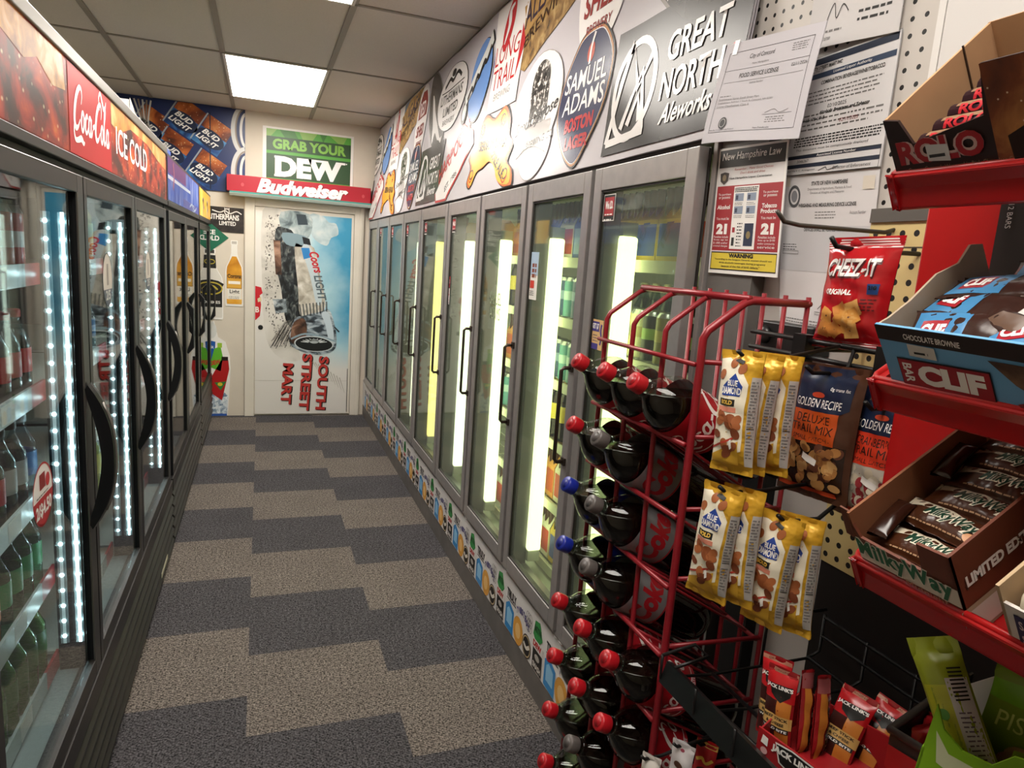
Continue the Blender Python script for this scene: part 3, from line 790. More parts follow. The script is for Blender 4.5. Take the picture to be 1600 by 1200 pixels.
GL = glass('eef4ea', 1.45, 0.03, 0.8, 0.09)
def door(i):
    y0, y1 = ED[i] + 0.012, ED[i + 1] - 0.012
    z0, z1 = 0.342, 1.778
    f = MB(); w_ = 0.044
    xa, xb = 0.888, 0.914
    f.box((xa, y0, z0), (xb, y0 + w_, z1), alu); f.box((xa, y1 - w_, z0), (xb, y1, z1), alu)
    f.box((xa, y0 + w_, z1 - 0.062), (xb, y1 - w_, z1), alu); f.box((xa, y0 + w_, z0), (xb, y1 - w_, z0 + 0.055), alu)
    gk = M('26221f', 0.5)
    for a, b_ in (((y0 + w_, z0 + 0.055), (y0 + w_ + 0.006, z1 - 0.062)), ((y1 - w_ - 0.006, z0 + 0.055), (y1 - w_, z1 - 0.062)), ((y0 + w_, z0 + 0.055), (y1 - w_, z0 + 0.061)), ((y0 + w_, z1 - 0.068), (y1 - w_, z1 - 0.062))):
        f.box((xa + 0.004, a[0], a[1]), (xb - 0.002, b_[0], b_[1]), gk)
    f.box((xb, y0 - 0.004, z0), (xb + 0.004, y1 + 0.004, z0 + 0.03), gk); f.box((xb, y1 - 0.01, z0), (xb + 0.004, y1 + 0.006, z1), gk); f.box((xb, y0 - 0.006, z0), (xb + 0.004, y0 + 0.01, z1), gk)
    d = f.build('door', bank, bevel=0.0025)
    MB().box((xa + 0.010, y0 + w_, z0 + 0.055), (xa + 0.013, y1 - w_, z1 - 0.062), GL).build('glass_pane', d)
    if i > 0:
        h = MB(); hy = y0 + 0.022; hm = M('4b4039', 0.35, 0.7); xg = xa - 0.034
        h.tube([(xa - 0.001, hy, 1.20), (xg + 0.008, hy, 1.20), (xg, hy, 1.192), (xg, hy, 0.913), (xg + 0.008, hy, 0.905), (xa - 0.001, hy, 0.905)], 0.0062, hm)
        h.box((xa - 0.006, hy - 0.012, 1.188), (xa, hy + 0.012, 1.212), hm); h.box((xa - 0.006, hy - 0.012, 0.893), (xa, hy + 0.012, 0.917), hm)
        h.build('handle', d)
    gx = xa + 0.0098
    def stk(name, fill, pts):
        q = G(wall_r(gx)); fill(q); q.build(name, d)
    ya = y1 - w_ - 0.008      # far edge of the glass, left in the photo
    rd = M('a8222a', 0.45)
    def wid(q, u=-ya, v=1.705):
        q.rect(u, v - 0.072, u + 0.066, v, K_, 1); q.frame(u, v - 0.072, u + 0.066, v, 0.002, W_, 2); q.rect(u + 0.007, v - 0.058, u + 0.059, v - 0.008, rd, 2)
        q.text('We I.D.', u + 0.011, v - 0.040, 0.044, 0.022, W_, 3, bold=0.05); q.lines(u + 0.011, u + 0.055, v - 0.056, v - 0.046, 1, W_, 3); q.lines(u + 0.008, u + 0.058, v - 0.070, v - 0.060, 1, W_, 3)
    if i in (0, 3, 4, 5, 6): stk('id_sticker', wid, None)
    if i == 0:
        def g7(q, u=-ya - 0.012, v=1.36):
            q.rect(u, v - 0.085, u + 0.075, v, M('d9b27a', 0.5), 1); q.rect(u + 0.006, v - 0.034, u + 0.052, v - 0.006, M('4a3f86', 0.5), 2)
            q.text('GET $7', u + 0.010, v - 0.029, 0.040, 0.018, W_, 3, bold=0.05); q.lines(u + 0.018, u + 0.05, v - 0.062, v - 0.038, 3, M('54486b', 0.5), 2)
            q.rect(u, v - 0.085, u + 0.05, v - 0.068, M('4a3f86', 0.5), 2); q.line([(u + 0.066, v - 0.012), (u + 0.062, v - 0.03), (u + 0.068, v - 0.05), (u + 0.063, v - 0.07)], 0.008, M('4a3f86', 0.5), 3)
        stk('offer_sticker', g7, None)
    if i == 1:
        def pr(q, u=-ya - 0.004, v=1.545):
            q.rect(u, v - 0.165, u + 0.072, v, M('d9d6cf', 0.5), 1); q.poly([(u, v - 0.08), (u + 0.072, v - 0.08), (u + 0.072, v), (u, v)], M('9fb4c8', 0.5), 2)
            q.lines(u + 0.018, u + 0.058, v - 0.088, v - 0.034, 3, M('7a3a1a', 0.5), 3, fill=.7, rag=.05)
            q.rect(u + 0.008, v - 0.125, u + 0.045, v - 0.098, M('c23a2c', 0.5), 3); q.lines(u + 0.008, u + 0.05, v - 0.15, v - 0.13, 3, K_, 3)
        stk('price_sticker', pr, None)
    if i == 2:
        def sam(q, u=-(y0 + w_ + 0.32), v=1.33):
            q.text('SAMUEL', u, v, 0.14, 0.05, M('8f9a7c', 0.5), 1, bold=0.0); q.text('ADAMS', u + 0.005, v - 0.06, 0.13, 0.05, M('8f9a7c', 0.5), 1)
        stk('glass_lettering', sam, None)
    if i == 3:
        def w2(q, u=-ya - 0.035, v=1.42):
            q.rect(u, v - 0.15, u + 0.055, v, K_, 1); q.rect(u + 0.005, v - 0.06, u + 0.05, v - 0.006, rd, 2); q.text('We I.D.', u + 0.009, v - 0.04, 0.037, 0.02, W_, 3, bold=0.05)
            q.rect(u + 0.005, v - 0.145, u + 0.05, v - 0.064, W_, 2); q.lines(u + 0.008, u + 0.047, v - 0.14, v - 0.07, 5, rd, 3)
        stk('id_sticker', w2, None)
    if i == 7:
        stk('id_sticker', lambda q: wid(q, v=1.72), None)
for i in range(9): door(i)

# fluorescent tubes just inside each far door post
for i in range(9):
    y = ED[i + 1] + 0.005
    col = ('edf6b4', 'eef6ba', 'eff6c4', 'ecf5d2', 'f0de80', 'f0f3d4', 'ecf5ee', 'e6f1f1', 'e2edf1')[i]
    MB().box((0.982, y - 0.042, 0.40), (1.035, y + 0.042, 1.60), emis(col, L_TUBE * (0.75 if i == 4 else 1))).build('light_tube', bank, bevel=0.008)
    MB().box((0.985, y - 0.034, 0.355), (1.033, y + 0.034, 0.399), M('dfe0d4', 0.5)).build('tube_holder', bank); MB().box((0.985, y - 0.034, 1.601), (1.033, y + 0.034, 1.64), M('c9c8a8', 0.5)).build('tube_holder', bank)

# shelves with price rails
SH = [0.35, 0.60, 0.84, 1.07, 1.31, 1.53]
SHN = [0.35, 0.60, 0.88, 1.235, 1.53]
shm = M('c9c9b4', 0.5)
for lo, hi, zs in ((1.32, 2.02, SHN), (2.06, 2.62, SH), (2.66, 3.5, SH), (3.54, 4.6, SH), (4.64, 6.3, SH)):
    for z in zs:
        q = MB()
        for k in range(7): q.tube([(1.07 + 0.08 * k, lo, z - 0.006), (1.07 + 0.08 * k, hi, z - 0.006)], 0.004, shm, 5)
        k = lo
        while k < hi: q.tube([(1.06, k, z - 0.012), (1.56, k, z - 0.012)], 0.003, shm, 4); k += 0.12
        s_ = q.build('shelf', bank)
        MB().box((1.05, lo, z - 0.03), (1.058, hi, z + 0.006), M('d9d7bf', 0.5)).build('price_rail', s_)
# ------------------------------------------------------------------ left: three merchandisers
blk2 = M('17181a', 0.35, 0.2, var=0.1, vs=20)
gun = M('2c2928', 0.42, 0.4, var=0.15, vs=30)
XA = -0.40
GLL = glass('f2f8f7', 1.45, 0.02, 1.0, 0.0)
def header(parent, y0, y1, z0, z1, mat, fill=None, emit=0.0):
    h = MB().box((XA - 0.05, y0, z0), (XA, y1, z1), mat)
    if fill:
        q = G(wall_l(XA + 0.0006)); fill(q); q.done(); h.add_g(q)
    return h.build('header_sign', parent)
def louvres(parent, y0, y1, x, z0, z1, n, m):
    q = MB().box((x - 0.04, y0, 0.0), (x - 0.02, y1, z1), M('0d0d0e', 0.6))
    dz = (z1 - z0) / n
    for k in range(n):
        z = z0 + dz * k
        q.prism([(0, 0), (0.022, 0.006), (0.026, dz * 0.55), (0.012, dz * 0.9), (0, dz * 0.9)], y1 - y0, m, lambda u, v, nn, z=z: V3((x - 0.022 + u, y0 + nn, z + v)))
    return q.build('kick_grille', parent)
def ldoor(parent, y0, y1, z0, z1, handle, hz=(0.77, 1.14), stile=0.055, bow=True):
    f = MB(); xa, xb = XA - 0.020, XA
    f.box((xa, y0, z0), (xb, y0 + 0.03, z1), blk2); f.box((xa, y1 - stile, z0), (xb, y1, z1), blk2)
    f.box((xa, y0 + 0.03, z1 - 0.040), (xb, y1 - stile, z1), gun); f.box((xa, y0 + 0.03, z0), (xb, y1 - stile, z0 + 0.045), gun)
    f.box((xb - 0.006, y0 + 0.004, z1 - 0.002), (xb + 0.001, y1 - 0.004, z1 + 0.001), M('8b8884', 0.3, 0.8))
    f.box((xb - 0.004, y1 - stile - 0.004, z0 + 0.04), (xb + 0.001, y1 - stile, z1 - 0.04), M('6e6c66', 0.35, 0.7))
    d = f.build('door', parent, bevel=0.002)
    MB().box((xa + 0.006, y0 + 0.03, z0 + 0.045), (xa + 0.009, y1 - stile, z1 - 0.040), GLL).build('glass_pane', d)
    if handle:
        a, b_ = hz; m_ = (a + b_) / 2; L_ = (b_ - a) / 2
        h = MB()
        def arc(k, off): return (XA + off * (1 - abs(k) ** 2.6), y1 - 0.04, m_ + L_ * k)
        pts = [k / 8 for k in range(-8, 9)]
        n0 = len(h.bm.faces)
        R_ = []
        for k in pts:
            o_ = 0.052 * (1 - abs(k) ** 2.4) if bow else 0.030 * min(1, (1 - abs(k)) * 4); i_ = max(0.034 * (1 - abs(k) ** 1.6) - 0.004, -0.0)
            z = m_ + L_ * k
            R_.append([h.bm.verts.new(V3(p)) for p in ((XA + o_ + 0.006, y1 - 0.062, z), (XA + o_ + 0.010, y1 - 0.045, z), (XA + o_ + 0.006, y1 - 0.020, z), (XA + i_ + 0.0005, y1 - 0.020, z * 0.94 + m_ * 0.06), (XA + i_ + 0.0005, y1 - 0.062, z * 0.94 + m_ * 0.06))])
        for A, B in zip(R_, R_[1:]):
            for j in range(5): h.bm.faces.new([A[j], A[(j + 1) % 5], B[(j + 1) % 5], B[j]])
        h.bm.faces.new(R_[0][::-1]); h.bm.faces.new(R_[-1])
        h._tag(n0, blk2)
        if bow: h.tube([(XA + 0.052 * (1 - abs(k) ** 2.4) + 0.0085, y1 - 0.05, m_ + L_ * k) for k in pts[2:-2]], 0.004, M('8a8580', 0.35, 0.6), 6)
        h.build('handle', d)
    return d
LEDC = 'd2f1f7'
def led(parent, x, y, z0, z1, n, name='led_strip_or_mirror', k=1.0):
    q = MB().box((x - 0.009, y - 0.006, z0), (x + 0.009, y, z1), M('9fb0b4', 0.4))
    q.box((x - 0.0035, y - 0.0075, z0), (x + 0.0035, y - 0.006, z1), emis(LEDC, L_LED * (0.16 if k == 1 else 0.01)))
    e = emis(LEDC, L_LED * k)
    for k in range(n):
        z = z0 + (z1 - z0) * (k + 0.5) / n
        q.lathe([(0, 0.0052), (0.003, 0.004), (0.004, 0.0)], e, fr=lambda p, z=z: V3((x + p.x, y - 0.0075 - p.z, z + p.y)), seg=10)
    return q.build(name, parent)

def cooler(label, y0, y1, doors, ztop, base, rails, depth=0.72, plinth=0.36, xin=None):
    t = thing('drinks_cooler', label, 'cooler', ((XA - depth / 2), (y0 + y1) / 2, 0))
    xb = XA - depth
    c = MB()
    liner = M('aeb4b4', 0.5)
    c.box((xb, y0, 0.02), (xb + 0.03, y1, ztop), blk2); c.box((xb + 0.03, y0, plinth), (xb + 0.034, y1, 1.64), liner)
    c.box((xb, y0, 0.02), (XA - 0.045, y0 + 0.03, ztop), blk2); c.box((xb, y1 - 0.03, 0.02), (XA - 0.045, y1, ztop), blk2)
    c.box((xb, y0 + 0.03, 1.632), (XA - 0.05, y1 - 0.03, ztop), gun); c.box((xb, y0 + 0.03, plinth - 0.04), (XA - 0.05, y1 - 0.03, plinth), liner)
    for a, b_ in zip(doors, doors[1:]):
        c.box((XA - 0.095, b_ - 0.008, plinth), (XA - 0.022, b_ + 0.030, 1.634), blk2)
    c.box((XA - 0.05, y0, 1.652), (XA + 0.004, y1, 1.673), gun); c.box((XA - 0.046, y0, 1.634), (XA - 0.016, y1, 1.652), M('0a0a0b', 0.6))
    c.box((XA - 0.05, y0, base), (XA + 0.004, y1, 0.362), gun)
    c.build('cabinet', t, bevel=0.002)
    return t

# nearest cooler: three doors, cola header
yA0, yA1 = 1.16, 3.50
dA = [1.20, 1.935, 2.655, 3.47]
cA = cooler('big black drinks cooler on the left with the red cola header and three doors', yA0, yA1, dA, 1.90, 0.30, None)
coke_pic = print_mat('cola_picture', [(0.26, '120504'), (0.40, '420c05'), (0.52, '9a220c'), (0.62, 'c24a14'), (0.72, 'd0873a'), (0.84, 'e6c890')], 7.5, (1, 0.9, 1.3), 0.4, emit=0.15, voro=34)
cream = print_mat('cream_foam', [(0.3, 'a8642c'), (0.5, 'd0984c'), (0.7, 'e6c488')], 9, rough=0.4, emit=0.12)
redl = M('bf0f18', 0.45, emit=0.15)
wl = M('f4f0ee', 0.45, emit=0.25)
def cola_script(q, x0, y0, s, m, l, sx=1.0, sy=1.0, fat=1.25):
    """flowing white script of the cola wordmark, drawn as brush strokes"""
    def st(pts, w, n=5): q.line([(x0 + (px + 0.24 * py) * s * sx, y0 + py * s * sy) for px, py in pts], [ww * s * fat for ww in w] if isinstance(w, list) else w * s * fat, m, l, n=n)
    def bigc(o):
        st([(o + 0.92, .62), (o + .98, .82), (o + .86, .98), (o + .62, .96), (o + .36, .76), (o + .20, .46), (o + .18, .18), (o + .34, .02), (o + .60, .06), (o + .84, .26)], [.03, .06, .08, .12, .14, .15, .15, .13, .08, .04])
    bigc(0.0)
    st([(.18, .16), (.16, -.10), (.34, -.26), (.66, -.24), (1.0, -.18), (1.28, -.26), (1.42, -.22)], [.05, .08, .09, .11, .13, .10, .03])
    def o_(o): q_ = [(o + .16 * math.cos(a), .24 + .22 * math.sin(a)) for a in [2 * PI * k / 12 for k in range(13)]]; st(q_, .095, 2)
    def c_(o): st([(o + .20, .38), (o + .08, .46), (o - .08, .34), (o - .10, .14), (o + .02, .03), (o + .18, .08), (o + .34, .26)], [.06, .09, .11, .11, .09, .07, .04])
    def a_(o): o_(o); st([(o + .18, .46), (o + .15, .22), (o + .19, .04), (o + .30, .08), (o + .40, .22)], [.09, .10, .10, .07, .03])
    o_(1.14); st([(1.26, .38), (1.40, .34), (1.5, .42)], .05); c_(1.58); a_(2.06)
    st([(2.46, .26), (2.70, .34)], .10)
    bigc(2.66); st([(3.36, .84), (3.20, 1.12), (3.42, 1.30), (3.72, 1.12), (3.98, .96), (4.24, 1.06), (4.30, 1.2)], [.04, .07, .09, .11, .12, .08, .03])
    o_(3.78); st([(3.92, .34), (4.10, .5), (4.24, .84), (4.20, 1.0), (4.10, .86), (4.10, .30), (4.18, .04), (4.34, .10), (4.46, .24)], [.03, .05, .08, .09, .10, .11, .10, .06, .03]); a_(4.62)
def f_coke(q):
    q.rect(yA0 + 0.01, 1.676, yA1 - 0.02, 1.868, coke_pic, 1)
    q.poly([(1.78, 1.868), (1.40, 1.868), (1.40, 1.82), (1.52, 1.80), (1.60, 1.82), (1.70, 1.79), (1.80, 1.80)], print_mat('ice_glow', [(0.3, '7a4a28'), (0.5, 'c08a48'), (0.7, 'e6d2a8')], 12, emit=0.12), 2)
    q.rect(1.822, 1.676, 2.275, 1.868, redl, 3)
    cola_script(q, 1.848, 1.735, 0.080, wl, 5, 1.0, 1.22, 1.5)
    q.text('ICE COLD', 2.345, 1.735, 0.58, 0.078, wl, 5, bold=0.012)
    q.poly([(2.29, 1.868), (3.46, 1.868), (3.46, 1.80), (3.2, 1.815), (2.95, 1.84), (2.6, 1.84), (2.40, 1.80), (2.29, 1.81)], cream, 2)
header(cA, yA0, yA1, 1.672, 1.872, coke_pic, f_coke)
MB().box((XA - 0.055, yA0, 1.872), (XA + 0.006, yA1 + 0.006, 1.902), M('8f8b85', 0.42, 0.7)).build('top_trim', cA, bevel=0.003)
louvres(cA, yA0, yA1, XA + 0.004, 0.03, 0.30, 5, M('34312e', 0.45, 0.4))
for k, (a, b_) in enumerate(zip(dA, dA[1:])):
    d = ldoor(cA, a + 0.004, b_ - 0.004, 0.365, 1.632, True)
    g0 = XA - 0.0108
    if k == 0:
        q = G(wall_l(g0))
        q.ell(1.545, 0.978, 0.067, 0.064, M('efe9e4', 0.4), 1); q.ring(1.545, 0.978, 0.066, 0.063, 0.004, M('b3202c', 0.4), 2)
        pts = [(1.545 + 0.066 * math.cos(a_), 0.978 + 0.063 * math.sin(a_)) for a_ in [PI * (1.02 + 0.96 * j / 14) for j in range(15)]]
        q.poly(pts, M('b3202c', 0.4), 2); q.text('2/$4.50', 1.493, 0.932, 0.104, 0.032, W_, 3, bold=0.04)
        q.rect(1.525, 0.99, 1.562, 1.022, M('8f1d24', 0.4), 2); q.ell(1.578, 1.0, 0.014, 0.014, M('c22a35', 0.4), 3); q.lines(1.50, 1.595, 0.978, 0.986, 1, M('54504c', 0.5), 3)
        q.build('price_sticker', d)
    else:
        cy = (2.235, 2.985)[k - 1]
        q = G(wall_l(g0)); q.ell(cy, 1.375, 0.062, 0.075, M('c3b9ae', 0.4), 1); q.ring(cy, 1.375, 0.062, 0.075, 0.003, M('2b2a30', 0.4), 2)
        pts = [(cy + 0.060 * math.cos(a_), 1.375 + 0.073 * math.sin(a_)) for a_ in [PI * (1.12 + 0.76 * j / 12) for j in range(13)]]
        q.poly(pts, M('3a3f52', 0.4), 2); q.text('2/5', cy - 0.03, 1.318, 0.06, 0.028, M('c9c6c0', 0.4), 3, bold=0.03); q.rect(cy - 0.012, 1.36, cy + 0.012, 1.42, M('8a7f76', 0.4), 2)
        q.build('price_sticker', d)
for k in range(1, 4):
    y = dA[k] - 0.008
    n = 26
    led(cA, XA - 0.043, y, 0.44, 1.545, n)
    led(cA, XA - 0.078, y, 0.44, 1.545, n, k=0.25)  # dimmer glowing row stands in for the strip's reflection in the door glass
# shelves with red and clear price rails
RZ = [1.40, 1.12, 0.87, 0.638, 0.40]
for j, (lo, hi) in enumerate(((1.235, 1.925), (1.99, 2.63), (2.70, 3.45))):
    for z in RZ:
        q = MB().box((XA - 0.66, lo, z - 0.026), (XA - 0.10, hi, z - 0.018), M('c3c9c8', 0.4))
        s_ = q.build('shelf', cA)
        r = MB().box((XA - 0.100, lo, z - 0.026), (XA - 0.094, hi - 0.11, z + 0.024), M('c9cfcf', 0.25))
        r.box((XA - 0.100, hi - 0.11, z - 0.026), (XA - 0.094, hi, z + 0.024), M('b6323a', 0.3))
        for m_ in range(2): r.box((XA - 0.094, lo + 0.10 + 0.28 * m_, z - 0.022), (XA - 0.0935, lo + 0.18 + 0.28 * m_, z + 0.02), M('e9e8e4', 0.5))
        r.build('price_rail', s_)

# middle cooler, blue and purple header
yB0, yB1 = 3.525, 5.20
dB = [3.56, 4.36, 5.16]
cB = cooler('black drinks cooler with the blue and purple header behind the cola cooler', yB0, yB1, dB, 1.90, 0.30, None)
pur = print_mat('soda_picture', [(0.3, '1d2f8f'), (0.45, '2a55b0'), (0.55, '5a6ab0'), (0.70, '9aa8d0')], 5, (1, 1.6, 0.7), 0.5, emit=0.15)
def f_pur(q):
    q.rect(yB0 + 0.02, 1.68, yB1 - 0.02, 1.872, pur, 1); q.rect(yB0 + 0.02, 1.80, 4.35, 1.872, M('6a2a78', 0.5, emit=0.1), 2)
    q.rect(yB0 + 0.02, 1.775, 4.6, 1.792, M('c9d3e6', 0.3, emit=0.2), 3); q.rect(4.2, 1.68, yB1 - 0.02, 1.725, M('1c2c96', 0.3, emit=0.2), 2)
    q.line([(4.55, 1.70), (4.7, 1.72), (4.85, 1.69), (5.0, 1.715)], 0.012, M('b9cbe8', 0.3), 4); q.ring(4.78, 1.70, 0.08, 0.018, 0.006, M('b9cbe8', 0.3), 4)
    q.line([(3.75, 1.86), (3.78, 1.80), (3.74, 1.74)], 0.03, M('b04a7a', 0.3), 4)
header(cB, yB0, yB1, 1.672, 1.885, blk2, f_pur)
louvres(cB, yB0, yB1, XA + 0.004, 0.03, 0.30, 5, M('34312e', 0.45, 0.4))
for a, b_ in zip(dB, dB[1:]): ldoor(cB, a + 0.004, b_ - 0.004, 0.365, 1.632, True, (0.86, 1.16), 0.07, False)
for lo, hi in ((3.6, 4.33), (4.40, 5.13)):
    for z in RZ[:4]:
        s_ = MB().box((XA - 0.66, lo, z - 0.026), (XA - 0.12, hi, z - 0.018), M('6c7070', 0.4)).build('shelf', cB)
        MB().box((XA - 0.12, lo, z - 0.026), (XA - 0.115, hi, z + 0.02), M('8a2a30', 0.3)).build('price_rail', s_)

# farthest cooler, yellow header
yC0, yC1 = 5.225, 6.36
cC = cooler('black drinks cooler with the yellow header next to the back wall', yC0, yC1, [5.26, 6.32], 1.90, 0.30, None)
yel = print_mat('yellow_header', [(0.3, 'c98a1c'), (0.5, 'e6b03c'), (0.7, 'f4cd72')], 4, emit=0.3)
def f_yel(q):
    q.rect(yC0 + 0.03, 1.685, yC1 - 0.03, 1.872, yel, 1)
    for y in (5.55, 5.95): q.line([(y, 1.70), (y + 0.05, 1.78), (y - 0.02, 1.80), (y + 0.10, 1.74)], 0.02, M('6a7fb0', 0.3), 3); q.ell(y + 0.02, 1.80, 0.05, 0.02, M('5a74b0', 0.3), 3)
header(cC, yC0, yC1, 1.672, 1.885, blk2, f_yel)
louvres(cC, yC0, yC1, XA + 0.004, 0.03, 0.30, 5, M('34312e', 0.45, 0.4))
ldoor(cC, 5.26, 6.31, 0.365, 1.632, True, (0.86, 1.16), 0.09, False)
for z in RZ[:4]:
    s_ = MB().box((XA - 0.66, 5.3, z - 0.026), (XA - 0.12, 6.28, z - 0.018), M('6c7070', 0.4)).build('shelf', cC)
    MB().box((XA - 0.12, 5.3, z - 0.026), (XA - 0.115, 6.28, z + 0.02), M('8a2a30', 0.3)).build('price_rail', s_)
# yellow label stub stuck on the near grille
tag(MB().box((XA + 0.009, 3.02, 0.085), (XA + 0.0105, 3.22, 0.105), M('b9b39c', 0.6)).build('rating_tag'), 'pale narrow tag on the black grille low by the cola cooler', 'tag')

# things lying on top of the coolers
def pack(y, z, lab):
    q = MB()
    q.box((XA - 0.30, y, z), (XA - 0.12, y + 0.24, z + 0.13), M('2f62c4', 0.35, var=0.2, vs=14)); q.box((XA - 0.302, y - 0.002, z + 0.045), (XA - 0.118, y + 0.242, z + 0.085), M('dfe4ea', 0.35))
    tag(q.build('drink_pack', bevel=0.01), lab, 'pack')
pack(4.55, 1.901, 'blue wrapped drink pack on top of the middle cooler')
q = MB(); random.seed(3)
q.grid(lambda u, v: V3((XA - 0.34 + 0.24 * u, 4.0 + 0.46 * v, 1.906 + 0.11 * math.sin(PI * u) * math.sin(PI * v) + 0.025 * math.sin(9 * u + 7 * v))), 12, 14, M('d9d8d4', 0.4))
q.grid(lambda u, v: V3((XA - 0.34 + 0.24 * u, 4.0 + 0.46 * v, 1.903)), 2, 2, M('d9d8d4', 0.4))
tag(q.build('plastic_wrap'), 'crumpled clear white wrap on top of the middle cooler', 'wrap')
q = MB().prism([(0, 0), (0.22, 0.02), (0.30, 0.07), (0.24, 0.085), (0.16, 0.075), (0.02, 0.12)], 0.10, M('e4e4e0', 0.5), lambda u, v, n: V3((XA - 0.18 + n, 3.12 + u, 1.905 + v)))
tag(q.build('paper_tray', bevel=0.004), 'white folded tray lying on the end of the cola cooler', 'tray')
q = MB().tube([(XA - 0.12, 2.62 + 0.09 * math.cos(a), 1.918 + 0.012 * math.sin(a)) for a in [2 * PI * k / 14 for k in range(14)]], 0.009, M('54c93a', 0.4), 7, closed=True)
tag(q.build('green_ring'), 'bright green ring on top of the cola cooler', 'ring')
q = MB().lathe([(0, 0.033), (0.004, 0.036), (0.11, 0.036), (0.125, 0.03), (0.126, 0.0)], M('c9c5bd', 0.3, 0.6), fr=lambda p: V3((XA - 0.06 + p.x, 1.66 + p.y, 1.903 + p.z)))
q.lathe([(0.03, 0.0365), (0.10, 0.0365)], M('3a2a24', 0.4), fr=lambda p: V3((XA - 0.06 + p.x, 1.66 + p.y, 1.903 + p.z)), cap=False)
tag(q.build('can'), 'small can on top of the cola cooler at the photo corner', 'can')

# ------------------------------------------------------------------ drinks in the coolers
CLR = glass('eaf3f0', 1.5, 0.03, 1.2)
def small_bottle(name, liquid, label, cap, H=0.215, r=0.033, text=None, clear='eaf3f0', fill=0.80, tcol='efece8'):
    """half-litre bottle standing at the origin; returns its root"""
    t = thing(name, 'x', 'bottle', (0, 0, 0))
    sh = [(0, r * .80), (.01, r * .98), (.06, r), (.30, r), (.34, r * .94), (.50, r * .94), (.58, r), (.66, r * .98), (.78, r * .62), (.88, r * .42), (.93, r * .40)]
    MB().lathe([(a * H, b_) for a, b_ in sh], glass(clear, 1.5, 0.03, 1.2), seg=18).build('shell', t)
    if liquid:
        MB().lathe([(a * H * .99 + 0.002, b_ * .95) for a, b_ in sh if a <= fill], liquid, seg=18).build('liquid', t)
    MB().lathe([(H * .32, r * 1.004), (H * .335, r * 1.012), (H * .57, r * 1.012), (H * .585, r * 1.004)], label, seg=18, cap=False).build('label', t)
    MB().lathe([(H * .915, r * .46), (H * .92, r * .49), (H * .985, r * .49), (H, r * .43)], cap, seg=14).build('cap', t)
    return t
def small_can(name, body, band, H=0.122, r=0.033):
    t = thing(name, 'x', 'can', (0, 0, 0))
    MB().lathe([(0, r * .76), (H * .05, r), (H * .90, r), (H * .97, r * .82), (H, r * .80), (H * .985, r * .74), (H * .984, 0)], M('b9bcbc', 0.28, 0.9), seg=18).build('can_shell', t)
    q = MB().lathe([(H * .06, r * 1.004), (H * .895, r * 1.004)], body, seg=18, cap=False); q.lathe([(H * .45, r * 1.01), (H * .66, r * 1.01)], band, seg=18, cap=False)
    q.build('print', t)
    return t
def drop(root):
    for ch in list(root.children):
        for g in list(ch.children): bpy.data.objects.remove(g)
        bpy.data.objects.remove(ch)
    bpy.data.objects.remove(root)
class Proto:
    """first placement moves the original, later ones copy it"""
    def __init__(s, root, cat): s.r = root; s.used = False; s.r['category'] = cat
    def at(s, p, label, group):
        if not s.used:
            s.used = True; s.r.location = V3(p); s.r['label'] = label; s.r['group'] = group; return s.r
        r = dup(s.r, V3(p) - s.r.location, label, group); return r
colaL = M('1a0a07', 0.15)
pr_top = Proto(small_can('energy_can', M('b3202a', 0.3), M('e0d8d4', 0.3), 0.17, 0.031), 'can')
pr_coke = Proto(small_bottle('cola_bottle', colaL, M('bb1d24', 0.35), M('bb2418', 0.4)), 'bottle')
pr_diet = Proto(small_bottle('diet_bottle', colaL, M('a9abad', 0.35), M('2a2624', 0.4)), 'bottle')
pr_green = Proto(small_bottle('lemon_soda_bottle', None, M('2fa060', 0.35), M('2f9a50', 0.4), clear='a9dcc0'), 'bottle')
pr_dew = Proto(small_bottle('green_soda_bottle', M('4d7a1c', 0.15), M('2c6b2a', 0.35), M('2a8c3c', 0.4), clear='bfe0a0'), 'bottle')
pr_org = Proto(small_bottle('orange_bottle', M('d9772a', 0.2), M('e08a2c', 0.35), M('e0762a', 0.4)), 'bottle')
pr_blue = Proto(small_bottle('water_bottle', None, M('3a78b8', 0.35), M('dfe6ea', 0.4), clear='d3e8f2'), 'bottle')
pr_yel = Proto(small_bottle('lemonade_bottle', M('c9c93a', 0.2), M('d8d84a', 0.35), M('4a8a2a', 0.4), H=0.26, r=0.036), 'bottle')
rows = [('top', RZ[0], [pr_top, pr_top, pr_top, pr_top, pr_top], 'slim can', 'in the cola cooler'),
        ('second', RZ[1], [pr_coke] * 5, 'red labelled cola bottle', ''),
        ('third', RZ[2], [pr_diet, pr_coke, pr_diet, pr_diet, pr_blue], 'dark cola bottle', ''),
        ('fourth', RZ[3], [pr_org, pr_green, pr_green, pr_green, pr_green], 'lemon soda bottle', ''),
        ('bottom', RZ[4], [pr_dew, pr_dew, pr_dew, pr_dew, pr_dew], 'green soda bottle', '')]
nm = {id(pr_top): 'slim red and silver can', id(pr_coke): 'cola bottle with red label', id(pr_diet): 'dark cola bottle with silver label', id(pr_green): 'clear green soda bottle',
      id(pr_dew): 'deep green soda bottle', id(pr_org): 'orange drink bottle', id(pr_blue): 'clear water bottle with blue label', id(pr_yel): 'yellow lemonade bottle'}
for rn, z, pl_, _, _ in rows:
    for i, pr_ in enumerate(pl_):
        y = 1.585 + 0.074 * i
        pr_.at((XA - 0.142, y, z - 0.018), '%s, %s from photo edge, %s shelf, first cola cooler door' % (nm[id(pr_)], ORD[i], rn), 'drinks behind the first cola cooler door')
        if i > 1:
            pr_.at((XA - 0.222, y + 0.01, z - 0.018), '%s in second row behind the %s, %s shelf, cola cooler' % (nm[id(pr_)], ORD[i], rn), 'drinks behind the first cola cooler door')
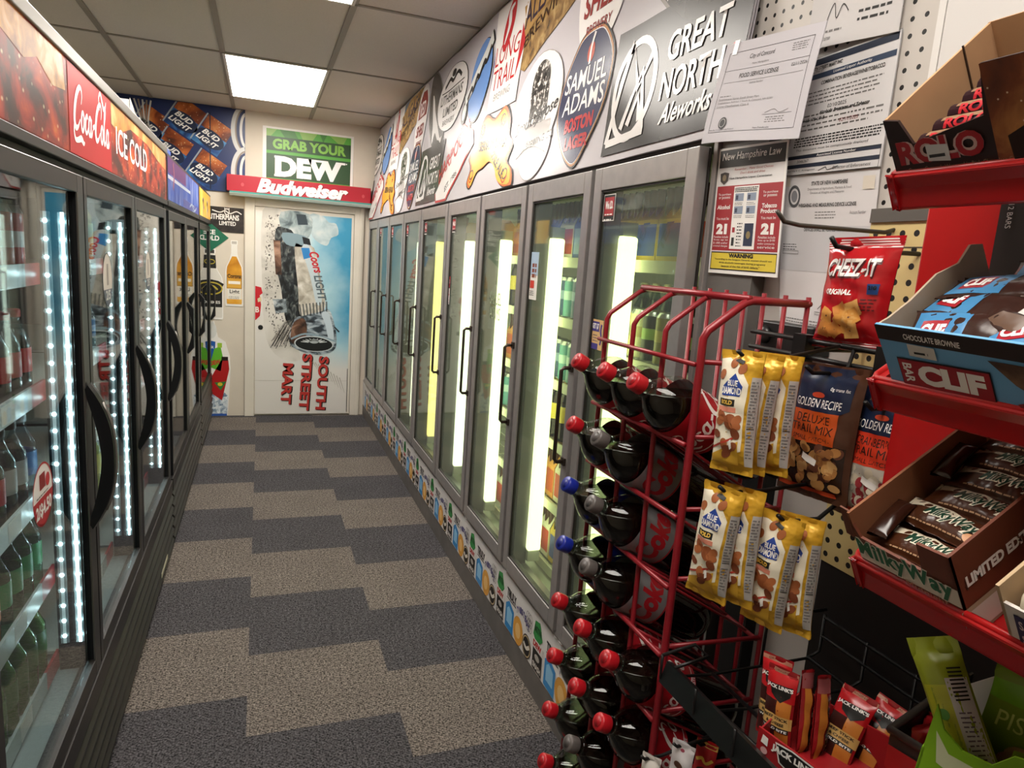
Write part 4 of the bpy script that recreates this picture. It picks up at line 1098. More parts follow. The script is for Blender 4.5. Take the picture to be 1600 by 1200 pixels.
for rn, z, prs in (('top', RZ[0], [pr_yel, pr_yel, pr_yel]), ('second', RZ[1], [pr_blue] * 3), ('third', RZ[2], [pr_coke, pr_blue, pr_coke]), ('fourth', RZ[3], [pr_blue, pr_dew, pr_yel])):
    for i, pr_ in enumerate(prs):
        pr_.at((XA - 0.145, 2.40 + 0.085 * i, z - 0.018), '%s, %s along %s shelf, middle cola cooler door' % (nm[id(pr_)], ORD[i], rn), 'drinks behind the middle cola cooler door')
for rn, z, prs in (('top', RZ[0], [pr_blue] * 3), ('second', RZ[1], [pr_green] * 3), ('third', RZ[2], [pr_coke] * 3), ('fourth', RZ[3], [pr_coke] * 3)):
    for i, pr_ in enumerate(prs):
        pr_.at((XA - 0.145, 3.15 + 0.085 * i, z - 0.018), '%s, %s along %s shelf, far cola cooler door' % (nm[id(pr_)], ORD[i], rn), 'drinks behind the far cola cooler door')

# right cooler: cans, green bottles, cartons
pr_c1 = Proto(small_can('cream_can', M('cfcaa8', 0.35), M('b3a878', 0.35), 0.157, 0.033), 'can')
pr_c2 = Proto(small_can('olive_can', M('8a7f2c', 0.35), M('b9a94a', 0.35), 0.157, 0.033), 'can')
pr_c3 = Proto(small_can('navy_can', M('33507a', 0.35), M('8fa6c0', 0.35), 0.157, 0.033), 'can')
pr_c4 = Proto(small_can('teal_can', M('5f9a9a', 0.35), M('b9d0cc', 0.35), 0.157, 0.033), 'can')
pr_c5 = Proto(small_can('yellow_can', M('c9a92c', 0.35), M('3a4a8a', 0.35), 0.157, 0.033), 'can')
pr_c6 = Proto(small_can('black_can', M('2a2c2a', 0.35), M('8fae5a', 0.35), 0.157, 0.033), 'can')
pr_gb = Proto(small_bottle('green_beer_bottle', M('234a22', 0.1), M('3a6a3a', 0.4), M('c9c4a8', 0.4), H=0.235, r=0.031, clear='6fae5a'), 'bottle')
pr_bb = Proto(small_bottle('brown_beer_bottle', M('2c1608', 0.1), M('d6c04a', 0.4), M('c9a83a', 0.4), H=0.235, r=0.031, clear='a8713a'), 'bottle')
cn = {id(pr_c1): 'cream tall can', id(pr_c2): 'olive tall can', id(pr_c3): 'navy tall can', id(pr_c4): 'teal tall can', id(pr_c5): 'yellow tall can', id(pr_c6): 'black tall can', id(pr_gb): 'green glass beer bottle', id(pr_bb): 'brown beer bottle'}
def carton(name, body, stripe, w_=0.125, h_=0.20, txt=None):
    """open-topped bottle carton with slanted comb handle and necks of bottles"""
    t = thing(name, 'x', 'carton', (0, 0, 0))
    q = MB().prism([(0, 0), (0.13, 0), (0.13, h_ * .75), (0.10, h_ * .92), (0.03, h_ * .92), (0, h_ * .62)], w_, body, lambda u, v, n: V3((u - 0.03, n - w_ / 2, v)))
    g_ = G(wall_r(-0.0302)); g_.rect(-w_ / 2 + 0.006, 0.02, w_ / 2 - 0.006, h_ * .56, stripe, 1)
    if txt: g_.text(txt, -0.03, 0.03, w_ * .8, 0.03, M('2a3f7a', 0.5), 2, rot=60, bold=0.05)
    g_.done(); q.add_g(g_); q.build('box', t)
    for k in (-1, 0, 1):
        MB().lathe([(h_ * .55, 0.014), (h_ * .95, 0.0125), (h_ * .98, 0.015), (h_ * 1.06, 0.014)], M('4a2810', 0.2), fr=lambda p, k=k: V3((p.x - 0.012, p.y + k * w_ * .31, p.z)), seg=10).build('bottle_neck', t)
    return t
pr_k1 = Proto(carton('tea_carton', M('cfae3a', 0.5), M('3a4f9a', 0.5), txt='TEA'), 'carton')
pr_k2 = Proto(carton('beer_carton', M('d8d4bf', 0.5), M('b8452c', 0.5)), 'carton')
pr_k3 = Proto(carton('orange_carton', M('d99a4a', 0.5), M('c05a2c', 0.5)), 'carton')
pr_k4 = Proto(carton('blue_carton', M('2f4f9a', 0.5), M('8fa6d0', 0.5)), 'carton')
kn = {id(pr_k1): 'yellow tea carton', id(pr_k2): 'white beer carton', id(pr_k3): 'orange carton', id(pr_k4): 'blue carton'}
cn.update(kn)
def bay(doorname, lo, hi, plan):
    for (rn, z, prs, step, x) in plan:
        y = hi - step / 2; i = 0
        while y > lo + step / 2:
            p_ = prs[i % len(prs)]
            p_.at((x, y, z), '%s, %s from left, %s shelf, %s' % (cn[id(p_)], ORD[i], rn, doorname), 'drinks behind the ' + doorname)
            y -= step; i += 1
bay('nearest right cooler door', 1.50, 2.02, [('top', 1.53, [pr_k1, pr_k1, pr_k1, pr_k2], 0.128, 1.11), ('second', 1.235, [pr_c3, pr_c5, pr_c1, pr_c6, pr_c2, pr_c5, pr_c6], 0.073, 1.10), ('third', 0.88, [pr_gb], 0.07, 1.10), ('fourth', 0.60, [pr_c4, pr_c3], 0.073, 1.10)])
for i in range(7):
    pr_gb.at((1.185, 1.98 - 0.072 * i, 1.235), 'green glass beer bottle %s from the left behind the tall cans' % ORD[i], 'green bottles behind the tall cans')
bay('second right cooler door', 2.06, 2.60, [('top', 1.53, [pr_k4, pr_k2, pr_k4, pr_k4], 0.13, 1.11), ('second', 1.31, [pr_c1, pr_c2, pr_c3, pr_c4, pr_c3, pr_c4], 0.072, 1.10), ('third', 1.07, [pr_c1, pr_c1, pr_c3, pr_c4, pr_c4, pr_c3], 0.072, 1.10),
    ('fourth', 0.84, [pr_bb], 0.08, 1.10), ('fifth', 0.60, [pr_k3, pr_k3, pr_k2], 0.132, 1.11), ('bottom', 0.35, [pr_k1, pr_k2], 0.132, 1.11)])
bay('third right cooler door', 2.68, 3.0, [('top', 1.53, [pr_k3, pr_k4], 0.14, 1.11), ('second', 1.31, [pr_bb], 0.085, 1.10), ('third', 1.07, [pr_k3, pr_k3], 0.14, 1.11), ('fourth', 0.84, [pr_c4, pr_c3], 0.08, 1.10), ('bottom', 0.35, [pr_k2, pr_k1], 0.14, 1.11)])
bay('fourth right cooler door', 3.20, 3.46, [('top', 1.53, [pr_k3], 0.14, 1.11), ('third', 1.07, [pr_k2, pr_k3], 0.13, 1.11), ('fourth', 0.84, [pr_k4], 0.13, 1.11)])
bay('fifth right cooler door', 3.8, 4.1, [('top', 1.53, [pr_k4, pr_k1], 0.14, 1.11), ('third', 1.07, [pr_k1, pr_k3], 0.14, 1.11)])
# ------------------------------------------------------------------ vinyl banner of brewery badges over the cooler doors
_u, _w = V3((0, -1, 0)), V3((0.0995, 0, 0.995))
BO = V3((0.90, 0, 1.80))
def bn(u, v, n): return BO + _u * u + _w * v + _u.cross(_w) * n
def bmat(h, **k): return M(h, BAN_R, spec=0.2, **k)
gy = bmat('b9b4b8')
bw, bk = bmat('e2dedb'), bmat('1a1716')
mb = MB()
mb.grid(lambda a, c: bn(-6.36 + a * (6.36 - 1.235), -0.004 + c * 0.80, 0.003 * math.sin(a * 61 + c * 4) * math.sin(c * 9 + a * 23) - 0.003), 160, 14, gy)
mb.grid(lambda a, c: bn(-6.36 + (1 - a) * (6.36 - 1.235), -0.004 + c * 0.80, -0.010), 2, 2, gy)
g_ = G(lambda u, v, n: bn(u, v, n + 0.003 * math.sin((u + 6.36) / 5.125 * 61 + v / .8 * 4) * math.sin(v / .8 * 9 + (u + 6.36) / 5.125 * 23) - 0.002), step=0.05, gap=0.0006)
brown = print_mat('hop_print', [(0.3, '5e4526'), (0.5, '8f6f40'), (0.7, 'b59660')], 22, rough=BAN_R)
blue_ = bmat('5f86c0'); navy_ = bmat('1d2048'); redb = bmat('b0282c'); gold = bmat('d9a233')
feather = print_mat('seal_print', [(0.40, '14110f'), (0.52, '4a4440'), (0.60, 'c9c4bd'), (0.75, 'e6e2dc')], 55, rough=BAN_R, detail=2)
def badges(Y0):
    def U(Y): return -(Y0 + Y)
    def tx(t, Y, v, w, h, m, l, **k): g_.text(t, U(Y), v, w, h, m, l, **k)
    # LONG TRAIL
    g_.poly([(U(3.08), .785), (U(3.04), .34), (U(2.66), .33), (U(2.68), .785)], bw, 5)
    g_.ell(U(2.90), .685, .055, .11, redb, 6, rot=-14); g_.line([(U(2.93), .61), (U(2.90), .68), (U(2.91), .74), (U(2.87), .76)], [.01, .03, .03, .01], bw, 7)
    tx('LONG', 3.03, .535, .30, .085, redb, 6, bold=0.0); tx('TRAIL', 3.03, .435, .30, .085, redb, 6); g_.poly([(U(2.72), .64), (U(2.66), .56), (U(2.72), .43)], redb, 6); g_.poly([(U(3.06), .64), (U(3.04), .56), (U(3.05), .43)], bmat('3a2a6a'), 6)
    tx('BREWING', 2.98, .385, .22, .03, bmat('8a8480'), 6)
    # ALLAGASH style brown label
    g_.poly([(U(2.74), .785), (U(2.70), .46), (U(2.62), .43), (U(2.10), .60), (U(2.02), .785)], brown, 3)
    g_.poly([(U(2.74), .785), (U(2.71), .62), (U(2.1), .785)], bmat('6d7c88'), 4); g_.poly([(U(2.73), .70), (U(2.70), .56), (U(2.15), .74), (U(2.10), .785), (U(2.45), .785)], bmat('a9854e'), 5)
    tx('ALLAGASH', 2.69, .60, .55, .10, bmat('2f2338'), 6, rot=9, bold=0.01); tx('BREWING', 2.66, .525, .42, .045, bmat('3a2418'), 6, rot=14); 
    # seal badge
    g_.ell(U(2.42), .265, .225, .185, bw, 5); g_.ell(U(2.385), .135, .155, .135, bw, 5); g_.ring(U(2.42), .265, .226, .186, .004, bmat('9b9591'), 4); g_.ring(U(2.385), .135, .156, .136, .004, bmat('9b9591'), 4)
    g_.ell(U(2.405), .345, .085, .075, feather, 7); g_.poly([(U(2.49), .345), (U(2.32), .345), (U(2.31), .20), (U(2.47), .20)], feather, 7)
    for dx in (-.035, .03): g_.ell(U(2.405) + dx, .36, .014, .013, bk, 8)
    g_.ell(U(2.403), .325, .02, .014, bk, 8)
    for k in (-1, 1):
        for j in range(3): g_.line([(U(2.403) + k * .02, .325), (U(2.403) + k * .09, .32 - .014 * j)], .002, bk, 8, smooth=False)
    tx('Smuttynose', 2.60, .165, .40, .055, bk, 8, shear=0.35, rot=7); tx('BREWING CO.', 2.46, .115, .25, .026, bk, 8, rot=4); g_.line([(U(2.55), .09), (U(2.42), .125), (U(2.26), .085)], .004, bk, 8)
    # SAMUEL ADAMS shield
    def sh(s): return [(U(2.015) + x * s, .215 + y * s) for x, y in spline([(-.06, .195), (.03, .20), (.10, .18), (.175, .09), (.165, -.03), (.10, -.13), (.03, -.205), (-.04, -.19), (-.12, -.12), (-.175, -.03), (-.16, .08), (-.11, .16)], 4, True)]
    g_.poly(sh(1.03), bk, 5); g_.poly(sh(1.0), bmat('b07a4a'), 6); g_.poly(sh(.965), bw, 7); g_.poly(sh(.95), navy_, 8)
    g_.ell(U(2.0), .345, .026, .03, bmat('b8452c'), 9); g_.line([(U(2.0), .31), (U(2.0), .36), (U(1.985), .40)], .014, bw, 10)
    tx('SAMUEL', 2.155, .245, .29, .062, bw, 9, bold=0.01); tx('ADAMS', 2.145, .175, .285, .062, bw, 9, bold=0.01)
    tx('BOSTON', 2.105, .115, .195, .046, redb, 9, bold=0.05); tx('LAGER', 2.085, .06, .165, .042, redb, 9, bold=0.05)
    # GREAT NORTH aleworks
    g_.rect(U(1.82), .015, U(1.235), .345, bmat('2a2523'), 4)
    g_.ring(U(1.69), .172, .100, .125, .020, bw, 6)
    for pts in ([(1.80, .045), (1.725, .30), (1.665, .17), (1.615, .255)], [(1.725, .075), (1.655, .215), (1.61, .06)], [(1.80, .045), (1.60, .055)], [(1.69, .08), (1.655, .15), (1.63, .085)]):
        g_.line([(U(a), b_) for a, b_ in pts], .021, bw, 7, smooth=False)
    tx('GREAT', 1.545, .205, .24, .07, bw, 8, bold=0.02); tx('NORTH', 1.55, .115, .25, .07, bw, 8, bold=0.02); tx('Aleworks', 1.53, .055, .215, .048, bw, 8, shear=0.3, bold=0.02)
    # HARPOON
    g_.poly([(U(3.84), .06), (U(3.80), -.0), (U(3.58), -.0), (U(3.20), .24), (U(3.24), .31), (U(3.42), .365)], redb, 4); g_.poly([(U(3.82), .055), (U(3.79), .012), (U(3.59), .012), (U(3.22), .245), (U(3.26), .30), (U(3.42), .348)], bw, 5)
    tx('HARPOON', 3.78, .10, .53, .085, redb, 6, rot=22, bold=0.02); tx("EST. 1986", 3.62, .045, .2, .03, bk, 6, rot=22)
    # gold map
    gm = [(3.20, .06), (3.17, .12), (3.22, .17), (3.17, .22), (3.12, .21), (3.10, .29), (3.02, .335), (2.90, .30), (2.78, .335), (2.69, .27), (2.68, .20), (2.62, .16), (2.66, .10), (2.59, .06), (2.57, .0), (2.66, -.0), (2.74, .03), (2.79, .08), (2.88, .12), (2.98, .105), (3.08, .09), (3.14, .03)]
    gp = [(U(a), b_) for a, b_ in spline(gm, 3, True)]
    cx = sum(p[0] for p in gp) / len(gp); cy = sum(p[1] for p in gp) / len(gp)
    for s, c, l in ((1.04, '1a1210', 5), (1.0, 'c2602a', 6), (.93, 'd9a233', 7)): g_.poly([(cx + (a - cx) * s, cy + (b_ - cy) * s) for a, b_ in gp], bmat(c), l)
    tx('SIERRA NEVADA', 3.08, .185, .38, .045, bk, 8, rot=-4, bold=0.03); tx('PALE ALE', 2.86, .135, .20, .04, bk, 8, rot=-32, bold=0.02)
    for k, (a, b_) in enumerate(((3.06, .28), (2.78, .28), (2.66, .05), (3.14, .09))): g_.ring(U(a), b_, .026, .02, .006, bmat('5a2412'), 8); g_.line([(U(a) - .03, b_ - .02), (U(a), b_ - .035), (U(a) + .03, b_ - .01)], .008, bmat('b84a24'), 8)
    # LITHERMANS round
    g_.ell(U(3.77), .56, .30, .175, bk, 4); g_.ell(U(3.77), .56, .293, .171, bw, 5)
    tx('LITHERMANS', 4.0, .545, .44, .055, bk, 6, bold=0.01); tx('LIMITED', 3.92, .475, .31, .05, bk, 6, bold=0.02); tx('BREWERY', 3.90, .425, .25, .028, bk, 6)
    g_.line([(U(3.95), .64), (U(3.85), .67), (U(3.78), .65), (U(3.70), .68), (U(3.62), .645)], .02, bk, 6); g_.ell(U(3.78), .69, .04, .02, bk, 6); g_.line([(U(4.0), .615), (U(3.78), .61), (U(3.55), .615)], .006, bk, 6)
    # blue round beer badge
    g_.ell(U(3.24), .53, .155, .19, bk, 4, rot=-20); g_.ell(U(3.245), .533, .15, .185, blue_, 5, rot=-20); g_.line([(U(3.46), .47), (U(3.30), .56), (U(3.10), .70)], .07, bk, 6); g_.line([(U(3.45), .475), (U(3.30), .562), (U(3.11), .695)], .06, bmat('cfd2cf'), 7)
    g_.line([(U(3.41), .475), (U(3.36), .52), (U(3.33), .505), (U(3.28), .56), (U(3.25), .55), (U(3.20), .61), (U(3.17), .60), (U(3.12), .66)], .022, bk, 8); g_.ell(U(3.44), .42, .045, .06, bk, 6); g_.ell(U(3.44), .42, .03, .04, bmat('cfd2cf'), 7)
    # whale badge
    g_.ell(U(4.10), .53, .345, .15, bmat('8a857f'), 3, rot=-48); g_.ell(U(4.10), .53, .33, .14, bmat('3b3733'), 4, rot=-48)
    g_.poly([(U(a), b_) for a, b_ in spline([(4.24, .66), (4.18, .62), (4.12, .54), (4.02, .45), (3.93, .37), (3.88, .375), (3.90, .34), (3.95, .36), (4.0, .37), (4.08, .42), (4.12, .36), (4.15, .46), (4.2, .56)], 3, True)], bw, 5)
    # SHED tombstone
    g_.poly([(U(4.52) + a, .55 + b_) for a, b_ in spline([(-.17, -.02), (-.14, .14), (-.05, .225), (.06, .225), (.14, .13), (.16, -.03), (.11, -.16), (0, -.23), (-.11, -.17)], 4, True)], bw, 4)
    g_.poly([(U(4.52) + a, .55 + b_) for a, b_ in ((-.13, .03), (-.11, .13), (-.04, .195), (.05, .195), (.115, .12), (.13, .03))], bmat('8a2a28'), 5); tx('RED', 4.60, .59, .16, .09, bw, 6, bold=0.02)
    tx('SHED', 4.64, .465, .23, .075, bmat('8a2a28'), 6, bold=0.03); tx('BREWERY', 4.60, .405, .17, .03, bmat('8a2a28'), 6, bold=0.01)
for Y0 in (0.0, 2.53): badges(Y0)
badges(-2.53); badges(5.06)
for ax, v_, sgn in ((0, -1.238, 1), (0, -6.355, -1), (1, 0.794, 1), (1, -0.002, -1)):
    cc, nn = [0, 0, 0], [0, 0, 0]; cc[ax] = v_; nn[ax] = sgn
    bmesh.ops.bisect_plane(g_.bm, geom=g_.bm.verts[:] + g_.bm.edges[:] + g_.bm.faces[:], plane_co=cc, plane_no=nn, clear_outer=True)
for ax, lo, hi in ((1, 1, 1),): pass
g_.done(); g_.smooth = True
mb.add_g(g_)
tag(mb.build('banner'), 'long glossy vinyl banner of brewery badges above the glass cooler doors', 'banner')
# ------------------------------------------------------------------ papers and poster at the near end of the cooler
def quad(TL, TR, BL, BR, curl=0.0, wav=0.0):
    TL, TR, BL, BR = map(V3, (TL, TR, BL, BR)); N = ((TR - TL).cross(TL - BL)).normalized()
    return lambda u, v, n: (TL * (1 - u) + TR * u) * v + (BL * (1 - u) + BR * u) * (1 - v) + N * (n + curl * (1 - v) ** 2 + wav * math.sin(u * 5 + v * 3) * (1 - v))
def paper(name, label, q, draw, base='dcd9d8', step=0.1):
    g = G(q, step=step, smooth=True); g.rect(0, 0, 1, 1, M(base, 0.75), 0); draw(g)
    g.rect(0, 0, 1, 1, M(base, 0.8), -3)
    return tag(g.build(name), label, 'paper')
ink, gink, navy2 = M('2a2928', 0.7), M('6f6c6a', 0.7), M('1d2638', 0.7)
def d_food(g):
    g.frame(.07, .10, .93, .90, .004, ink, 1); g.ctext('City of Concord', .44, .80, .26, .055, ink, 2, shear=.2); g.ctext('New Hampshire', .44, .745, .17, .025, gink, 2)
    g.line([(.07, .72), (.93, .72)], .003, ink, 1, smooth=False); g.line([(.07, .90), (.07, .72)], .003, ink, 1, smooth=False)
    g.ctext('FOOD SERVICE LICENSE', .45, .635, .40, .042, ink, 2, bold=.01); g.text('02/11/2026', .77, .66, .15, .028, ink, 2); g.lines(.74, .9, .80, .88, 4, gink)
    g.line([(.1, .60), (.9, .60)], .003, gink, 1, smooth=False); g.ctext('License Number', .45, .565, .14, .02, gink, 2)
    g.lines(.1, .22, .46, .48, 1, gink); g.text('Establishment Name: South Street Mart', .1, .42, .42, .022, gink, 2); g.text('Establishment Address: 1 South St, Concord, NH 03301', .1, .385, .56, .022, gink, 2); g.text('License Classification: Class A', .1, .35, .34, .022, gink, 2)
    g.ell(.22, .19, .045, .06, M('4a4a4c', .7), 2); g.ring(.22, .19, .03, .04, .006, M('b5b3b2', .7), 3); g.line([(.62, .26), (.70, .29), (.76, .255), (.84, .28)], .004, gink, 2); g.line([(.6, .245), (.88, .245)], .003, ink, 2, smooth=False)
    g.lines(.64, .84, .17, .235, 3, gink); g.text('Must Be Conspicuously Posted', .08, .115, .28, .016, ink, 2); g.text('Non-Transferable', .55, .115, .15, .016, ink, 2)
    g.rect(.10, .88, .15, 1.02, M('f2f1f0', .3), 4)
paper('license_sheet', 'food service license sheet taped over the end of the banner, curling outward', quad((.888, 1.258, 1.966), (.905, 1.005, 1.944), (.870, 1.285, 1.775), (.885, 1.02, 1.752), 0.0, .006), d_food, 'c2bec3')
def d_top(g):
    g.lines(.1, .55, .80, .95, 4, gink); g.text('02/10/2025', .62, .60, .22, .035, ink, 2); g.lines(.12, .6, .60, .63, 1, gink); g.lines(.08, .92, .34, .46, 3, gink)
    g.line([(.22, .16), (.28, .27), (.33, .17), (.38, .25), (.45, .2)], .008, ink, 2); g.lines(.56, .92, .12, .22, 2, ink); g.lines(.18, .45, .09, .13, 1, gink); g.text('Chairman', .2, .04, .1, .03, gink, 2)
paper('license_sheet', 'upper licence sheet with a signature, cut off by the top photo edge', quad((.952, 1.09, 2.185), (.952, .89, 2.17), (.947, 1.095, 1.922), (.942, .892, 1.903), 0, .004), d_top, 'c6c2c1')
def d_main(g):
    g.rect(.02, .93, .98, .985, navy2, 1); g.text('SOUTH STREET MART INC', .05, .89, .38, .03, ink, 2, bold=.03); g.rect(.02, .815, .98, .86, M('2c3a52', .7), 1); g.text('Licensed Liquor Authority', .35, .822, .4, .03, W_, 2)
    g.text('1 SOUTH ST', .05, .865, .18, .022, ink, 2)
    g.ctext('COMBINATION BEVERAGE/WINE/TOBACCO', .56, .755, .66, .032, ink, 2, bold=.02); g.lines(.05, .95, .60, .73, 4, gink); g.text('02/10/2025', .36, .545, .2, .03, ink, 2); g.text('Alcoholic Beverages and Tobacco', .28, .50, .52, .032, ink, 2, bold=.03, shear=.2)
    g.text('1704-LE 178-UP-8', .05, .455, .3, .03, ink, 2, bold=.02); g.text('02/11/2025', .52, .405, .19, .03, M('7a2a28', .7), 2); g.lines(.05, .95, .38, .54, 4, gink); g.lines(.06, .97, .245, .335, 4, ink, fill=.55, rag=.05); g.text('This document must be conspicuously displayed', .1, .20, .75, .025, ink, 2)
    g.rect(.02, .14, .98, .172, navy2, 1); g.text('Associated License Number', .35, .146, .4, .02, W_, 2); g.text('2046367', .14, .105, .13, .024, ink, 2); g.rect(.02, .06, .98, .093, navy2, 1); g.text('Director of Enforcement', .55, .02, .36, .026, ink, 2); g.line([(.40, .02), (.47, .045), (.50, .02), (.6, .045)], .006, ink, 2); g.text('Chief Mark C. Armaganian', .03, .025, .33, .02, ink, 2)
    g.frame(.02, -.0, .98, .17, .004, ink, 2); g.frame(.0, .0, 1, 1, .003, gink, 1)
paper('license_sheet', 'large licence sheet with navy bars, lowest tape at the yellowed pegboard side', quad((.950, 1.09, 1.905), (.950, .888, 1.907), (.945, 1.112, 1.70), (.945, .885, 1.695)), d_main, 'cbc8c8')
bpy.data.objects['license_sheet.002']['label'] = 'large white licence sheet with navy bars under the signed sheet'
def d_weigh(g):
    g.rect(0, .36, 1, .66, M('bdbbbd', .75), 1); g.ring(.14, .86, .06, .065, .02, M('4a4a4c', .7), 2); g.ell(.14, .86, .035, .04, M('77767a', .7), 2)
    g.ctext('STATE OF NEW HAMPSHIRE', .52, .925, .38, .026, ink, 2, bold=.02); g.ctext('Department of Agriculture, Markets & Food', .52, .89, .46, .02, gink, 2); g.ctext('Division of Weights and Measures', .5, .865, .36, .02, gink, 2); g.ctext('WEIGHING AND MEASURING DEVICE LICENSE', .5, .785, .62, .024, ink, 2, bold=.02)
    g.lines(.38, .62, .71, .765, 3, gink); g.text('Account Number', .75, .735, .16, .02, gink, 2); g.ctext('DEVICES SHALL BE VERIFIED ANNUALLY', .52, .625, .5, .022, ink, 2, bold=.02); g.lines(.3, .75, .58, .605, 1, gink)
    g.lines(.03, .2, .50, .55, 3, ink); g.line([(.48, .12), (.55, .165), (.60, .12), (.68, .15), (.78, .125)], .005, ink, 2); g.line([(.45, .10), (.86, .10)], .003, ink, 2, smooth=False); g.text('Shawn Jasper, Commissioner', .45, .075, .36, .016, ink, 2); g.lines(.1, .9, .01, .05, 2, gink)
    g.frame(.03, .47, .22, .495, .004, gink, 2); g.rect(.86, .88, .97, .96, M('cfc6b8', .3), 3); g.rect(.01, .93, .09, 1.0, M('cfc6b8', .3), 3)
paper('license_sheet', 'weighing device licence with a round seal, folded grey across the middle', quad((.948, 1.112, 1.70), (.948, .888, 1.694), (.952, 1.075, 1.425), (.952, .87, 1.42), 0, .004), d_weigh, 'cdc9c9')
def d_nh(g):
    g.frame(0, 0, 1, 1, .018, W_, 3); g.rect(.02, .845, .98, .985, K_, 1); g.text('New Hampshire Law', .06, .885, .86, .075, W_, 2, shear=.15, bold=.005)
    g.text('Remember... Make Good Choices', .27, .815, .56, .018, M('a03a30', .6), 2, shear=.25); g.text("Don't drink and drive", .36, .785, .36, .018, M('a03a30', .6), 2, shear=.25); g.text('New Hampshire Liquor Commission', .2, .745, .62, .02, ink, 2, bold=.02)
    g.poly([(.05, .80), (.12, .81), (.19, .80), (.18, .74), (.12, .71), (.06, .74)], M('3a3430', .5), 2); g.ell(.12, .765, .03, .025, M('8a7a60', .5), 3)
    g.rect(.02, .185, .98, .70, M('9c232b', .5), 1)
    for cx, a in ((.15, 'Alcohol'), (.82, 'Tobacco')):
        g.ctext('To purchase', cx, .62, .2, .022, W_, 2); g.ctext('or possess', cx, .592, .18, .022, W_, 2); g.ctext(a, cx, .515, .2, .034, W_, 2, bold=.03)
        g.ctext('You must be', cx, .43, .2, .022, W_, 2); g.ctext('21', cx, .315, .17, .085, W_, 2, bold=.07)
        for k, t in enumerate(('Penalties include', 'fines up to', '$1,000 and/or', 'criminal charges') if cx < .5 else ('Penalties include', 'fines up to $100', 'and/or community', 'service')): g.ctext(t, cx, .285 - .025 * k, .23, .019, W_, 2)
    g.ctext('Products', .82, .475, .22, .034, W_, 2, bold=.03)
    g.rect(.295, .20, .66, .69, W_, 2); g.lines(.31, .65, .645, .685, 3, ink, 3, fill=.6, rag=.05)
    for k, (x, y) in enumerate(((.32, .575), (.50, .575), (.32, .475), (.50, .475))): g.rect(x, y, x + .13, y + .06, M('8a96a8', .5), 3); g.rect(x + .015, y + .01, x + .05, y + .045, M('3a4254', .5), 4); g.lines(x, x + .13, y - .03, y - .005, 2, ink, 3)
    g.rect(.50, .225, .63, .40, M('1d2a44', .5), 3); g.ell(.565, .31, .03, .03, M('8a7a50', .5), 4); g.rect(.32, .33, .36, .37, M('a03038', .5), 3); g.rect(.32, .225, .36, .29, ink, 3); g.lines(.39, .47, .22, .42, 8, ink, 3)
    g.rect(.02, .03, .98, .175, M('d9c23c', .5), 1); g.frame(.02, .03, .98, .175, .008, K_, 2); g.ctext('WARNING', .48, .13, .36, .034, K_, 2, bold=.06); g.text('"According to the Surgeon General, women should not', .08, .105, .84, .018, K_, 2, bold=.01); g.text('drink alcoholic beverages during pregnancy', .16, .078, .68, .018, K_, 2, bold=.01); g.text('because of the risk of birth defects."', .2, .052, .56, .018, K_, 2, bold=.01)
o = paper('law_poster', 'red, black and yellow New Hampshire Law age notice beside the nearest cooler door', quad((.921, 1.287, 1.770), (.921, 1.079, 1.762), (.921, 1.278, 1.510), (.921, 1.062, 1.507)), d_nh, 'e0dddc'); o['category'] = 'poster'

# ------------------------------------------------------------------ red wire rack of two-litre bottles
RX, YD, ZT = 0.632, [0.878, 0.983, 1.088, 1.193], [1.331 - 0.1206 * k for k in range(8)]
TH = math.radians(28); AX = V3((math.cos(TH), 0, -math.sin(TH))); UPV = V3((math.sin(TH), 0, math.cos(TH)))
YC = [0.932, 1.037, 1.142]
rw = M('8e1c26', 0.35, 0.1, var=0.15, vs=60)
rack = thing('bottle_rack', 'red wire rack holding two litre soda bottles in front of the cooler', 'rack', (0.72, 1.04, 0))
for y in YD:
    r_ = 0.0065 if y == YD[0] else 0.0048
    q = MB(); q.tube([(RX - 0.02, y, 0.012), (RX, y, 0.7), (RX + 0.005, y, 1.36), (RX + 0.005, y, 1.405), (RX + 0.012, y, 1.418), (0.705, y, 1.462), (0.72, y, 1.467), (0.83, y, 1.467)], r_, rw)
    for z in ([1.37, 1.25, 1.13, 1.01, .89, .77, .65, .53] if y == YD[0] else []): q.tube([(RX, y, z), (0.83, y, z - 0.01)], 0.0042, rw)
    q.build('side_wire', rack)
q = MB()
for y in YD + [0.93, 1.035, 1.14]: q.tube([(0.83, y, 0.012), (0.83, y, 1.478)], 0.0042, rw)
for z in (1.467, 1.25, 0.95, 0.60, 0.25, 0.06): q.tube([(0.83, YD[0] - 0.006, z), (0.83, YD[3] + 0.006, z)], 0.0045, rw)
q.build('rear_frame', rack)
q = MB().tube([(0.712, YD[0] - 0.004, 1.470), (0.712, YD[3] + 0.004, 1.470)], 0.0058, rw); q.tube([(RX - 0.004, YD[0], 1.365), (RX - 0.004, YD[3] + 0.01, 1.365)], 0.004, rw); q.build('top_rail', rack)
for z in ZT:
    zf, zb = z - 0.094, z - 0.212
    q = MB().tube([(RX - 0.006, YD[0], zf), (RX - 0.006, YD[3] + 0.008, zf)], 0.0045, rw); q.tube([(0.822, YD[0], zb), (0.822, YD[3], zb)], 0.004, rw)
    for y in YC:
        for d in (-0.028, 0.028): q.tube([(RX - 0.006, y + d, zf + 0.002), (0.822, y + d, zb + 0.002)], 0.0026, rw, 6)
    q.build('shelf', rack)

